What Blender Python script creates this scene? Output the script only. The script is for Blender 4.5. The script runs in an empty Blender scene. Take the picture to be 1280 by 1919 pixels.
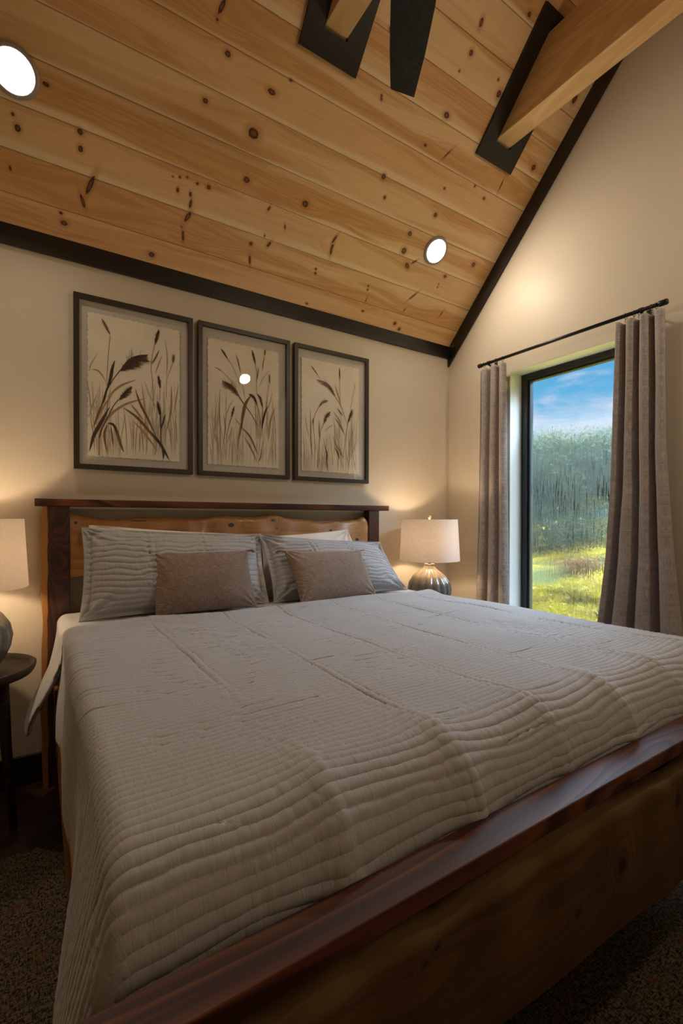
import bpy, math, random
import numpy as np
from mathutils import Vector, Matrix
random.seed(7); np.random.seed(7)
sc = bpy.context.scene
col = sc.collection

# ------------------------------------------------------------------ camera
FPX, CY, CH = 880.17, 978.97, 1.30
yaw, pit, rol = 0.574067, -0.006467, 0.00155
F_ = np.array([math.sin(yaw)*math.cos(pit), math.cos(yaw)*math.cos(pit), math.sin(pit)])
R0 = np.array([math.cos(yaw), -math.sin(yaw), 0.0]); U0 = np.cross(R0, F_)
R_ = R0*math.cos(rol)+U0*math.sin(rol); U_ = -R0*math.sin(rol)+U0*math.cos(rol)
cd = bpy.data.cameras.new('camera'); cam = bpy.data.objects.new('camera', cd); col.objects.link(cam)
cd.sensor_fit = 'VERTICAL'; cd.sensor_height = 36.0; cd.lens = 36.0*FPX/1919.0
cd.shift_y = (CY-959.5)/1919.0; cd.clip_start = 0.02; cd.clip_end = 500
cam.matrix_world = Matrix(((R_[0], U_[0], -F_[0], 0), (R_[1], U_[1], -F_[1], 0), (R_[2], U_[2], -F_[2], CH), (0, 0, 0, 1)))
sc.camera = cam
def ray(x, y): return F_+R_*(x-640)/FPX-U_*(y-CY)/FPX
def onY(x, y, Y):                                   # a point of the plane y = Y
    d = ray(x, y); p = d*(Y/d[1]); p[2] += CH; return p

# ------------------------------------------------------------------ colour management, world, light levels
sc.view_settings.view_transform = 'Standard'; sc.view_settings.look = 'None'
sc.view_settings.gamma = 1.0; sc.view_settings.exposure = 0.0; sc.view_settings.use_curve_mapping = False
CAN_STRENGTH = 265.0        # recessed lights
BULB_WATTS = 8.0           # bedside bulbs
SKY_STRENGTH = 1.0
SUN_STRENGTH = 8.0
CAN_COL = (1.0, 0.85, 0.66); BULB_COL = (1.0, 0.74, 0.47)
sc.cycles.max_bounces = 10; sc.cycles.diffuse_bounces = 5; sc.cycles.glossy_bounces = 4
sc.cycles.transmission_bounces = 8; sc.cycles.transparent_max_bounces = 16
sc.cycles.sample_clamp_indirect = 12.0; sc.cycles.caustics_reflective = False; sc.cycles.caustics_refractive = False
try:
    sc.cycles.use_denoising = True
except Exception: pass

class G:
    """small node-graph builder: g('Type', {input: value or socket}, prop=...) returns the node"""
    def __init__(s, tree): s.t = tree
    def __call__(s, typ, ins=None, **props):
        n = s.t.nodes.new(typ)
        for k, v in props.items(): setattr(n, k, v)
        for k, v in (ins or {}).items():
            if v is None: continue
            if isinstance(v, bpy.types.Node): v = v.outputs[0]
            if isinstance(v, bpy.types.NodeSocket): s.t.links.new(v, n.inputs[k])
            else: n.inputs[k].default_value = v
        return n
    def m(s, op, a, b=None, c=None, clamp=False):
        n = s('ShaderNodeMath', {0: a, 1: b, 2: c}, operation=op, use_clamp=clamp); return n.outputs[0]
    def ss(s, x, lo, hi, a=0.0, b=1.0):
        n = s('ShaderNodeMapRange', {0: x, 1: lo, 2: hi, 3: a, 4: b}, interpolation_type='SMOOTHSTEP'); return n.outputs[0]
    def xyz(s, x, y, z): return s('ShaderNodeCombineXYZ', {0: x, 1: y, 2: z}).outputs[0]
    def sep(s, v): n = s('ShaderNodeSeparateXYZ', {0: v}); return n.outputs
    def noise(s, v, scale=1.0, detail=2.0, rough=0.5, dist=0.0):
        n = s('ShaderNodeTexNoise', {'Vector': v, 'Scale': scale, 'Detail': detail, 'Roughness': rough, 'Distortion': dist}); return n.outputs[0]
    def mix(s, f, a, b, mode='MIX'):
        n = s.t.nodes.new('ShaderNodeMix'); n.data_type = 'RGBA'; n.blend_type = mode
        for i, v in ((0, f), (6, a), (7, b)):
            if isinstance(v, bpy.types.Node): v = v.outputs[0]
            if isinstance(v, bpy.types.NodeSocket): s.t.links.new(v, n.inputs[i])
            else: n.inputs[i].default_value = (v if i == 0 else (v[0], v[1], v[2], 1.0))
        return n.outputs[2]
    def bump(s, h, strength=0.3, dist=0.002):
        return s('ShaderNodeBump', {'Height': h, 'Strength': strength, 'Distance': dist}).outputs[0]

def newmat(name):
    m = bpy.data.materials.new(name); m.use_nodes = True; m.node_tree.nodes.clear()
    return m, G(m.node_tree)
def finish(g, shader):
    o = g('ShaderNodeOutputMaterial'); g.t.links.new(shader.outputs[0] if isinstance(shader, bpy.types.Node) else shader, o.inputs[0])
def c4(c): return (c[0], c[1], c[2], 1.0)
def plain(name, c, rough=0.6, metal=0.0, var=0.06, scale=8.0, bump=0.0, bscale=60.0, coat=0.0, spec=0.5):
    m, g = newmat(name); tc = g('ShaderNodeTexCoord').outputs['Object']
    n = g.noise(tc, scale, 3)
    cc = g.mix(n, [x*(1-var) for x in c], [x*(1+var) for x in c])
    ins = {'Base Color': cc, 'Roughness': rough, 'Metallic': metal, 'Coat Weight': coat, 'Specular IOR Level': spec}
    if bump: ins['Normal'] = g.bump(g.noise(tc, bscale, 3), bump, 0.001)
    finish(g, g('ShaderNodeBsdfPrincipled', ins)); return m

# world: blue sky with thin high cloud
w = bpy.data.worlds.new('sky'); sc.world = w; w.use_nodes = True; w.node_tree.nodes.clear(); g = G(w.node_tree)
d = g('ShaderNodeTexCoord').outputs['Generated']; sx, sy, sz = g.sep(d)
base = g.mix(g.ss(sz, 0.02, 0.55), (0.20, 0.60, 0.88), (0.02, 0.26, 0.66))
cl = g.noise(g.xyz(g.m('MULTIPLY', sx, 3.0), g.m('MULTIPLY', sy, 3.2), g.m('MULTIPLY', sz, 15.0)), 1.3, 5, 0.6, 0.3)
base = g.mix(g.m('MULTIPLY', g.ss(cl, 0.46, 0.70), 0.85), base, (0.80, 0.80, 0.92))
base = g.mix(g.m('MULTIPLY', g.ss(sz, 0.32, 0.48), g.ss(sx, -0.1, 0.5)), base, (21.0, 29.0, 38.0))        # bright unseen sky patch in the east, added to light the bed
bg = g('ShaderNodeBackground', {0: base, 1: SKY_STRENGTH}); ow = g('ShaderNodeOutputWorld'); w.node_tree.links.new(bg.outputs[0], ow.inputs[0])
sd = bpy.data.lights.new('sun', 'SUN'); sd.energy = SUN_STRENGTH; sd.angle = 0.02; sd.color = (1, 0.93, 0.8)
so = bpy.data.objects.new('sun', sd); col.objects.link(so); so.location = (-5, -3, 9)
so.rotation_euler = Vector((0.35, 0.70, -0.85)).to_track_quat('-Z', 'Y').to_euler()

# ------------------------------------------------------------------ mesh helpers
def tag(o, label=None, cat=None, group=None, kind=None):
    if label: o['label'] = label
    if cat: o['category'] = cat
    if group: o['group'] = group
    if kind: o['kind'] = kind
    return o
def thing(name, loc, label=None, cat=None, group=None, kind=None):
    o = bpy.data.objects.new(name, None); o.empty_display_size = 0.1; col.objects.link(o); o.location = loc
    return tag(o, label, cat, group, kind)
class MB:
    def __init__(s): s.v = []; s.f = []; s.mi = []; s.uv = None
    def add(s, vs, fs, mi=0):
        k = len(s.v); s.v += [tuple(map(float, p)) for p in vs]; s.f += [tuple(i+k for i in f) for f in fs]; s.mi += [mi]*len(fs); return s
    def box(s, x0, x1, y0, y1, z0, z1, mi=0):
        vs = [(x, y, z) for z in (z0, z1) for y in (y0, y1) for x in (x0, x1)]
        return s.add(vs, [(0, 2, 3, 1), (4, 5, 7, 6), (0, 1, 5, 4), (2, 6, 7, 3), (0, 4, 6, 2), (1, 3, 7, 5)], mi)
    def prism(s, poly, fn, a, b, mi=0):                # poly of 2-D points, fn(u, v, w) -> xyz, extruded w = a..b
        n = len(poly); vs = [fn(u, v, a) for u, v in poly]+[fn(u, v, b) for u, v in poly]
        fs = [tuple(range(n-1, -1, -1)), tuple(range(n, 2*n))]+[(i, (i+1) % n, n+(i+1) % n, n+i) for i in range(n)]
        return s.add(vs, fs, mi)
    def tube(s, pts, r, seg=10, mi=0, caps=True):
        pts = [Vector(p) for p in pts]; n = len(pts); rs = r if isinstance(r, (list, tuple)) else [r]*n
        vs = []; up = None
        for i, p in enumerate(pts):
            t = (pts[min(i+1, n-1)]-pts[max(i-1, 0)]).normalized()
            if up is None: up = Vector((0, 0, 1)) if abs(t.z) < 0.9 else Vector((1, 0, 0))
            a = t.cross(up); a.normalize(); b = t.cross(a); b.normalize(); up = -b if b.dot(up) < 0 else b
            for k in range(seg):
                an = 2*math.pi*k/seg; vs.append(p+(a*math.cos(an)+b*math.sin(an))*rs[i])
        fs = [(i*seg+k, i*seg+(k+1) % seg, (i+1)*seg+(k+1) % seg, (i+1)*seg+k) for i in range(n-1) for k in range(seg)]
        if caps: fs += [tuple(range(seg-1, -1, -1)), tuple((n-1)*seg+k for k in range(seg))]
        return s.add(vs, fs, mi)
    def lathe(s, prof, c, seg=48, mi=0, flute=0, fa=0.0, M=None):
        vs = []
        for r, z, *q in prof:
            k_ = q[0] if q else 0.0
            for k in range(seg):
                an = 2*math.pi*k/seg; rr = r*(1+k_*fa*(abs(math.cos(flute*an/2))**0.7-0.6)) if flute else r
                p = Vector((rr*math.cos(an), rr*math.sin(an), z))
                if M is not None: p = M @ p
                vs.append((c[0]+p.x, c[1]+p.y, c[2]+p.z))
        n = len(prof)
        fs = [(i*seg+k, i*seg+(k+1) % seg, (i+1)*seg+(k+1) % seg, (i+1)*seg+k) for i in range(n-1) for k in range(seg)]
        return s.add(vs, fs, mi)
    def build(s, name, mats, parent=None, loc=None, smooth=False, bevel=0.0, solid=0.0, sub=0):
        L = Vector(loc) if loc is not None else (Vector(parent['_w']) if parent is not None and '_w' in parent else Vector((0, 0, 0)))
        if parent is not None:
            L = Vector((0, 0, 0)); p = parent
            while p is not None: L += p.location; p = p.parent
        me = bpy.data.meshes.new(name)
        V = np.array(s.v, dtype=np.float64)-np.array(L)
        me.from_pydata(V.tolist(), [], s.f); me.polygons.foreach_set('material_index', s.mi)
        if smooth: me.polygons.foreach_set('use_smooth', [True]*len(me.polygons))
        me.update(); o = bpy.data.objects.new(name, me); col.objects.link(o)
        for m in (mats if isinstance(mats, (list, tuple)) else [mats]): me.materials.append(m)
        if parent is not None: o.parent = parent
        else: o.location = L
        if bevel:
            b = o.modifiers.new('bevel', 'BEVEL'); b.width = bevel; b.segments = 2; b.limit_method = 'ANGLE'; b.angle_limit = 0.6
            if smooth is False:
                me.polygons.foreach_set('use_smooth', [True]*len(me.polygons)); wn = o.modifiers.new('wn', 'WEIGHTED_NORMAL'); wn.keep_sharp = True
        if sub: q = o.modifiers.new('sub', 'SUBSURF'); q.levels = sub; q.render_levels = sub
        if solid: q = o.modifiers.new('solid', 'SOLIDIFY'); q.thickness = solid; q.offset = 0
        return o
def gridobj(name, P, mats, parent=None, loc=(0, 0, 0), uv=None, attrs=None, solid=0.0, rim=None, flip=False, offset=-1.0, close_u=False):
    """P: (n, m, 3) array of world points -> smooth quad mesh"""
    n, m, _ = P.shape; L = np.array(loc, dtype=float)
    if parent is not None:
        L = np.zeros(3); p = parent
        while p is not None: L += np.array(p.location); p = p.parent
    V = (P-L).reshape(-1, 3).astype(np.float32)
    I = np.arange(n*m).reshape(n, m)
    if close_u: J = np.vstack([I, I[:1]])
    else: J = I
    q = np.stack([J[:-1, :-1], J[1:, :-1], J[1:, 1:], J[:-1, 1:]], -1).reshape(-1, 4)
    if flip: q = q[:, ::-1]
    me = bpy.data.meshes.new(name); k = len(q)
    me.vertices.add(len(V)); me.vertices.foreach_set('co', V.ravel())
    me.loops.add(4*k); me.loops.foreach_set('vertex_index', q.ravel().astype(np.int32))
    me.polygons.add(k); me.polygons.foreach_set('loop_start', np.arange(0, 4*k, 4, dtype=np.int32))
    try: me.polygons.foreach_set('loop_total', np.full(k, 4, dtype=np.int32))
    except Exception: pass
    me.polygons.foreach_set('use_smooth', np.ones(k, dtype=bool))
    if uv is not None:
        ul = me.uv_layers.new(name='UVMap'); ul.data.foreach_set('uv', uv.reshape(-1, 2)[q.ravel()].astype(np.float32).ravel())
    for an, arr in (attrs or {}).items():
        a = me.attributes.new(an, 'FLOAT', 'POINT'); a.data.foreach_set('value', arr.ravel().astype(np.float32))
    me.update(); me.validate()
    o = bpy.data.objects.new(name, me); col.objects.link(o)
    for mt in (mats if isinstance(mats, (list, tuple)) else [mats]): me.materials.append(mt)
    if parent is not None: o.parent = parent
    else: o.location = tuple(L)
    if solid:
        s = o.modifiers.new('solid', 'SOLIDIFY'); s.thickness = solid; s.offset = offset
        if rim is not None: s.material_offset = rim; s.material_offset_rim = rim
    return o
def smoothstep(x, a, b): t = np.clip((x-a)/(b-a), 0, 1); return t*t*(3-2*t)
def vnoise(x, y, seed=0):
    """smooth 2-D value noise, about -1..1"""
    r = np.random.RandomState(seed); T = r.rand(64, 64)*2-1
    xi = np.floor(x).astype(int); yi = np.floor(y).astype(int); xf = x-xi; yf = y-yi
    xf = xf*xf*(3-2*xf); yf = yf*yf*(3-2*yf)
    a = T[xi % 64, yi % 64]; b = T[(xi+1) % 64, yi % 64]; c = T[xi % 64, (yi+1) % 64]; e = T[(xi+1) % 64, (yi+1) % 64]
    return (a*(1-xf)+b*xf)*(1-yf)+(c*(1-xf)+e*xf)*yf

# ------------------------------------------------------------------ wood
def wood(name, light, dark, vein, axis=0, freq=1.0, rough=0.4, coat=0.0, knots=0.0, seed=0.0, contrast=1.0, stretch=0.10, fib=0.35, kcol=(0.03, 0.012, 0.006), edge=None, spots=()):
    m, g = newmat(name); tc = g('ShaderNodeTexCoord').outputs['Object']; s = g.sep(tc)
    o = [s[axis], s[(axis+1) % 3], s[(axis+2) % 3]]
    A = g.m('ADD', g.m('MULTIPLY', o[0], stretch*10*freq), seed)
    v = g.xyz(A, g.m('MULTIPLY', o[1], 6*freq), g.m('MULTIPLY', o[2], 6*freq))
    n1 = g.noise(v, 1.0, 2.0, 0.5, 0.6)
    if knots:
        vo = g('ShaderNodeTexVoronoi', {'Vector': g.xyz(g.m('ADD', g.m('MULTIPLY', o[0], 2.2*knots), seed), g.m('MULTIPLY', o[1], 3.6*knots), g.m('MULTIPLY', o[2], 3.6*knots)), 'Scale': 1.0}, feature='F1')
        kd = g.m('ADD', vo.outputs['Distance'], g.m('MULTIPLY', g.m('SUBTRACT', g.noise(tc, 40, 2), 0.5), 0.06))
        n1 = g.m('ADD', n1, g.m('MULTIPLY', g.ss(kd, 0.0, 0.35, 1.0, 0.0), 0.35))
    sd_ = None                                # single knots: (x, z, half width, half height) in object space
    for (kx, kz, kw, kh) in spots:
        a_ = g.m('DIVIDE', g.m('SUBTRACT', s[0], kx), kw); b_ = g.m('DIVIDE', g.m('SUBTRACT', s[2], kz), kh)
        q_ = g.m('SQRT', g.m('ADD', g.m('MULTIPLY', a_, a_), g.m('MULTIPLY', b_, b_)))
        sd_ = q_ if sd_ is None else g.m('MINIMUM', sd_, q_)
    if sd_ is not None:
        n1 = g.m('ADD', n1, g.m('MULTIPLY', g.ss(sd_, 0.5, 5.0, 1.0, 0.0), 0.22))
        sd_ = g.m('ADD', sd_, g.m('MULTIPLY', g.m('SUBTRACT', g.noise(tc, 70, 3), 0.5), 0.9))
    rg = g.m('FRACT', g.m('MULTIPLY', n1, 11.0))
    rings = g.m('MULTIPLY', g.ss(rg, 0.0, 0.75), g.ss(rg, 0.80, 1.0, 1.0, 0.0))
    big = g.noise(v, 0.55, 2.0)
    fibn = g.noise(g.xyz(g.m('MULTIPLY', o[0], 9.0), g.m('MULTIPLY', o[1], 320.0), g.m('MULTIPLY', o[2], 320.0)), 1.0, 3.0, 0.6)
    cc = g.mix(g.ss(big, 0.35, 0.65), light, dark)
    cc = g.mix(g.m('MULTIPLY', rings, 0.75*contrast), cc, vein)
    cc = g.mix(g.m('MULTIPLY', g.ss(fibn, 0.45, 0.75), fib), cc, [x*0.45 for x in vein])
    if knots:
        cc = g.mix(g.ss(kd, 0.03, 0.10, 1.0, 0.0), cc, kcol)
    if sd_ is not None:
        cc = g.mix(g.ss(sd_, 0.8, 2.4, 0.55, 0.0), cc, vein); cc = g.mix(g.ss(sd_, 0.7, 1.1, 1.0, 0.0), cc, kcol)
    if edge is not None:      # a band of pale sapwood on one side: (axis, position, width, colour)
        e = g.m('ADD', s[edge[0]], g.m('MULTIPLY', g.m('SUBTRACT', g.noise(g.xyz(0.0, 0.0, g.m('MULTIPLY', s[2], 6.0)), 1.0, 2), 0.5), 0.03))
        cc = g.mix(g.ss(e, edge[1], edge[1]+edge[2], 1.0, 0.0), cc, edge[3])
    rr = g.m('ADD', rough, g.m('MULTIPLY', g.m('SUBTRACT', n1, 0.5), 0.15))
    nb = g.bump(g.m('ADD', fibn, g.m('MULTIPLY', rings, 0.5)), 0.12, 0.0006)
    finish(g, g('ShaderNodeBsdfPrincipled', {'Base Color': cc, 'Roughness': rr, 'Coat Weight': coat, 'Coat Roughness': 0.12, 'Specular IOR Level': 0.5 if coat > 0 else 0.28, 'Normal': nb})); return m
PINE_L, PINE_D, PINE_V = (0.60, 0.36, 0.145), (0.44, 0.215, 0.065), (0.38, 0.17, 0.05)
M = {}
M['beam'] = wood('pine_beam', (0.76, 0.54, 0.27), (0.66, 0.42, 0.19), (0.56, 0.33, 0.13), axis=1, freq=0.9, rough=0.5, knots=0.85, seed=3.3, contrast=0.7, kcol=(0.12, 0.04, 0.015))
M['walnut'] = wood('walnut', (0.200, 0.062, 0.026), (0.110, 0.032, 0.014), (0.030, 0.009, 0.006), axis=0, freq=0.75, rough=0.52, coat=0.0, seed=1.2, contrast=1.25)
def spot(x, y, Y, w_, h_): p = onY(x, y, Y); return (float(p[0])-1.05, float(p[2]), w_, h_)
M['walnut_post'] = wood('walnut_post', (0.210, 0.066, 0.024), (0.085, 0.026, 0.013), (0.028, 0.009, 0.006), axis=2, freq=0.75, rough=0.35, coat=0.3, seed=5.7, spots=[spot(104, 1048, 2.668, 0.017, 0.030)], contrast=1.1, edge=(0, 0.036-1.05, 0.005, (0.38, 0.17, 0.045)))
M['walnut_post_plain'] = wood('walnut_post_plain', (0.150, 0.048, 0.020), (0.085, 0.026, 0.013), (0.028, 0.009, 0.006), axis=2, freq=0.9, rough=0.35, coat=0.3, seed=9.7, contrast=1.1)
M['slab'] = wood('oak_slab', (0.66, 0.37, 0.135), (0.54, 0.265, 0.085), (0.33, 0.145, 0.042), axis=0, freq=0.8, rough=0.42, coat=0.1, knots=0.0, seed=2.4, spots=[spot(433, 984, 2.68, .020, .013), spot(512, 975, 2.68, .016, .009), spot(519, 990, 2.68, .005, .005), spot(620, 994, 2.68, .012, .007), spot(669, 1011, 2.68, .016, .011), spot(142, 980, 2.68, .007, .007), spot(260, 976, 2.68, .05, .0025)], contrast=0.7, stretch=0.06, kcol=(0.025, 0.012, 0.008))
M['slab_foot_shaded'] = wood('oak_slab_foot_shaded', (0.105, 0.050, 0.016), (0.070, 0.030, 0.010), (0.034, 0.013, 0.005), axis=0, freq=0.9, rough=0.5, coat=0.0, knots=0.0, seed=7.4, spots=[spot(1165, 1622, .553, .016, .022), spot(1083, 1710, .553, .009, .009), spot(818, 1774, .553, .006, .005), spot(795, 1806, .553, .005, .005), spot(1272, 1500, .553, .014, .02)], contrast=0.55, stretch=0.05, edge=(2, 0.632, -0.02, (0.15, 0.082, 0.03)), kcol=(0.02, 0.01, 0.006))  # oak base colour darkened, standing in for shade on the footboard's outer face
M['rail'] = wood('oak_rail', (0.33, 0.15, 0.05), (0.22, 0.09, 0.03), (0.12, 0.045, 0.015), axis=1, rough=0.4)
M['bark'] = plain('live_edge', (0.16, 0.085, 0.04), 0.5, var=0.5, scale=30, bump=0.5, bscale=40)
M['black'] = wood('black_trim_wood', (0.011, 0.008, 0.006), (0.009, 0.006, 0.004), (0.005, 0.003, 0.002), axis=0, freq=2, rough=0.36, coat=0.15, contrast=0.6)
M['black_rake'] = wood('black_trim_rake', (0.014, 0.010, 0.008), (0.011, 0.008, 0.006), (0.006, 0.004, 0.003), axis=1, freq=2, rough=0.4, coat=0.2, contrast=0.6)
M['fan_wood'] = wood('fan_blade_wood', (0.022, 0.023, 0.026), (0.012, 0.013, 0.015), (0.005, 0.005, 0.006), axis=0, freq=2.5, rough=0.45, contrast=1.0, fib=0.7)
M['metal'] = plain('blackened_metal', (0.012, 0.012, 0.013), 0.38, metal=0.3, var=0.2)
M['table'] = wood('dark_table_wood', (0.055, 0.030, 0.015), (0.035, 0.018, 0.009), (0.012, 0.007, 0.004), axis=0, freq=1.5, rough=0.5, coat=0.0)
M['frame'] = plain('frame_bronze', (0.030, 0.019, 0.011), 0.36, var=0.15, scale=20)
M['mat_board'] = plain('mat_board', (0.58, 0.55, 0.50), 0.9, var=0.03)
M['white_metal'] = plain('light_trim', (0.36, 0.33, 0.30), 0.5, var=0.02)
M['win'] = plain('window_frame_black', (0.014, 0.016, 0.018), 0.35, var=0.1)
M['white_linen'] = plain('white_linen', (0.80, 0.74, 0.68), 0.85, var=0.03, bump=0.15, bscale=12)
M['brass'] = plain('bright_metal', (0.75, 0.62, 0.42), 0.25, metal=1.0)

def wallmat():
    m, g = newmat('wall_paint'); tc = g('ShaderNodeTexCoord').outputs['Object']
    n = g.noise(tc, 1.5, 2)
    cc = g.mix(n, (0.66, 0.59, 0.475), (0.69, 0.62, 0.50))
    h = g.noise(tc, 240, 2)
    finish(g, g('ShaderNodeBsdfPrincipled', {'Base Color': cc, 'Roughness': 0.43, 'Specular IOR Level': 0.22, 'Normal': g.bump(h, 0.06, 0.001)})); return m
M['wall'] = wallmat()
M['reveal'] = plain('reveal_paint', (0.84, 0.85, 0.82), 0.45, var=0.01)

def pine_ceiling(name):
    m, g = newmat(name); uv = g('ShaderNodeUVMap').outputs[0]; s = g.sep(uv); x, v = s[0], s[1]
    kd = g('ShaderNodeAttribute', attribute_name='knot_distance').outputs['Fac']
    wp = g('ShaderNodeAttribute', attribute_name='grain_shift').outputs['Fac']
    pv = g.m('DIVIDE', g.m('SUBTRACT', v, 0.130-0.174*4), 0.174); idx = g.m('FLOOR', pv); fr = g.m('FRACT', pv)
    wn = g('ShaderNodeTexWhiteNoise', {'W': idx}, noise_dimensions='1D'); r = wn.outputs['Value']; rs = g.sep(wn.outputs['Color'])
    vw = g.m('ADD', v, wp)
    P = g.xyz(g.m('ADD', g.m('MULTIPLY', x, 0.55), g.m('MULTIPLY', r, 57.0)), g.m('MULTIPLY', vw, 8.0), g.m('MULTIPLY', idx, 3.7))
    n1 = g.noise(P, 1.0, 2.0, 0.5, 0.35)
    heart = g.ss(g.m('ADD', n1, g.m('MULTIPLY', g.m('SUBTRACT', rs[1], 0.5), 0.22)), 0.44, 0.58)
    rg = g.m('FRACT', g.m('MULTIPLY', n1, 16.0)); ring = g.m('MULTIPLY', g.ss(rg, 0.0, 0.7), g.ss(rg, 0.78, 1.0, 1.0, 0.0))
    n2 = g.noise(g.xyz(g.m('ADD', g.m('MULTIPLY', x, 1.1), g.m('MULTIPLY', r, 31.0)), g.m('MULTIPLY', vw, 42.0), idx), 1.0, 3.0, 0.6, 0.2)
    fb = g.noise(g.xyz(g.m('MULTIPLY', x, 6.0), g.m('MULTIPLY', vw, 420.0), idx), 1.0, 2.0)
    cc = g.mix(heart, (0.80, 0.56, 0.29), (0.66, 0.385, 0.145))
    cc = g.mix(g.ss(rs[2], 0.2, 1.0, 0.0, 0.45), cc, (0.74, 0.41, 0.175))
    cc = g.mix(g.m('MULTIPLY', ring, g.m('ADD', 0.10, g.m('MULTIPLY', heart, 0.34))), cc, (0.50, 0.22, 0.06))
    cc = g.mix(g.ss(n2, 0.52, 0.78, 0.0, 0.45), cc, (0.53, 0.26, 0.08))
    cc = g.mix(g.ss(fb, 0.5, 0.8, 0.0, 0.22), cc, (0.40, 0.18, 0.05))
    # pale sapwood along one edge of each board
    sap = g.m('MULTIPLY', g.ss(g.m('ADD', fr, g.m('MULTIPLY', g.m('SUBTRACT', n1, 0.5), 0.7)), 0.02, 0.15, 1.0, 0.0), g.ss(rs[0], 0.25, 0.5))
    cc = g.mix(g.m('MULTIPLY', sap, 0.85), cc, (0.86, 0.68, 0.40))
    kn = g.m('ADD', kd, g.m('MULTIPLY', g.m('SUBTRACT', g.noise(g.xyz(g.m('MULTIPLY', x, 130.0), g.m('MULTIPLY', v, 130.0), 0.0), 1.0, 3), 0.5), 0.55))
    cc = g.mix(g.m('MULTIPLY', g.ss(kn, 1.0, 2.6, 1.0, 0.0), 0.55), cc, (0.44, 0.17, 0.04))
    cc = g.mix(g.ss(kn, 0.85, 1.1, 1.0, 0.0), cc, (0.050, 0.017, 0.008))
    cc = g.mix(g.ss(kn, 0.35, 0.75, 0.8, 0.0), cc, (0.26, 0.088, 0.028))
    gv = g.m('MINIMUM', fr, g.m('SUBTRACT', 1.0, fr)); gr = g.ss(gv, 0.004, 0.016, 1.0, 0.0)
    cc = g.mix(g.m('MULTIPLY', gr, 0.75), cc, (0.16, 0.065, 0.02))
    h = g.m('SUBTRACT', g.m('MULTIPLY', fb, 0.05), g.m('MULTIPLY', g.ss(gv, 0.0, 0.03, 1.0, 0.0), 1.0))
    finish(g, g('ShaderNodeBsdfPrincipled', {'Base Color': cc, 'Roughness': 0.38, 'Normal': g.bump(h, 0.6, 0.004)})); return m
M['ceiling'] = pine_ceiling('knotty_pine_boards')

def floormat():
    m, g = newmat('dark_floor_planks'); tc = g('ShaderNodeTexCoord').outputs['Object']; s = g.sep(tc)
    py = g.m('DIVIDE', s[1], 0.13); idx = g.m('FLOOR', py); fr = g.m('FRACT', py)
    r = g('ShaderNodeTexWhiteNoise', {'W': idx}, noise_dimensions='1D').outputs['Value']
    bx = g.m('ADD', g.m('DIVIDE', s[0], 1.1), g.m('MULTIPLY', r, 7.0)); bi = g.m('FLOOR', bx)
    r2 = g('ShaderNodeTexWhiteNoise', {'Vector': g.xyz(idx, bi, 0.0)}, noise_dimensions='3D').outputs['Value']
    n = g.noise(g.xyz(g.m('ADD', g.m('MULTIPLY', s[0], 1.6), g.m('MULTIPLY', r2, 31.0)), g.m('MULTIPLY', s[1], 22.0), r2), 1.0, 4, 0.6, 0.3)
    cc = g.mix(r2, (0.030, 0.012, 0.007), (0.105, 0.040, 0.018)); cc = g.mix(g.ss(n, 0.35, 0.7), cc, (0.014, 0.006, 0.004))
    gv = g.m('MINIMUM', fr, g.m('SUBTRACT', 1.0, fr))
    cc = g.mix(g.ss(gv, 0.0, 0.02, 1.0, 0.0), cc, (0.004, 0.002, 0.001))
    finish(g, g('ShaderNodeBsdfPrincipled', {'Base Color': cc, 'Roughness': 0.42})); return m
M['floor'] = floormat()
def rugmat():
    m, g = newmat('woven_rug'); tc = g('ShaderNodeTexCoord').outputs['Object']; s = g.sep(tc)
    a = g.noise(g.xyz(g.m('MULTIPLY', s[0], 230.0), g.m('MULTIPLY', s[1], 70.0), 0.0), 1.0, 2, 0.6, 0.4)
    b = g.noise(g.xyz(g.m('MULTIPLY', s[0], 60.0), g.m('MULTIPLY', s[1], 260.0), 3.0), 1.0, 2, 0.6, 0.4)
    t = g.m('MULTIPLY', g.m('ADD', a, b), 0.5)
    cc = g.mix(g.ss(t, 0.42, 0.58), (0.014, 0.010, 0.006), (0.14, 0.108, 0.064))
    cc = g.mix(g.ss(g.noise(tc, 14, 3), 0.60, 0.72, 0.0, 0.6), cc, (0.13, 0.04, 0.02))
    cc = g.mix(g.ss(g.noise(tc, 9, 3, 0.6, 1.0), 0.55, 0.70, 0.0, 0.5), cc, (0.045, 0.04, 0.038))
    finish(g, g('ShaderNodeBsdfPrincipled', {'Base Color': cc, 'Roughness': 0.95, 'Specular IOR Level': 0.1, 'Normal': g.bump(t, 1.0, 0.006)})); return m
M['rug'] = rugmat()
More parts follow.
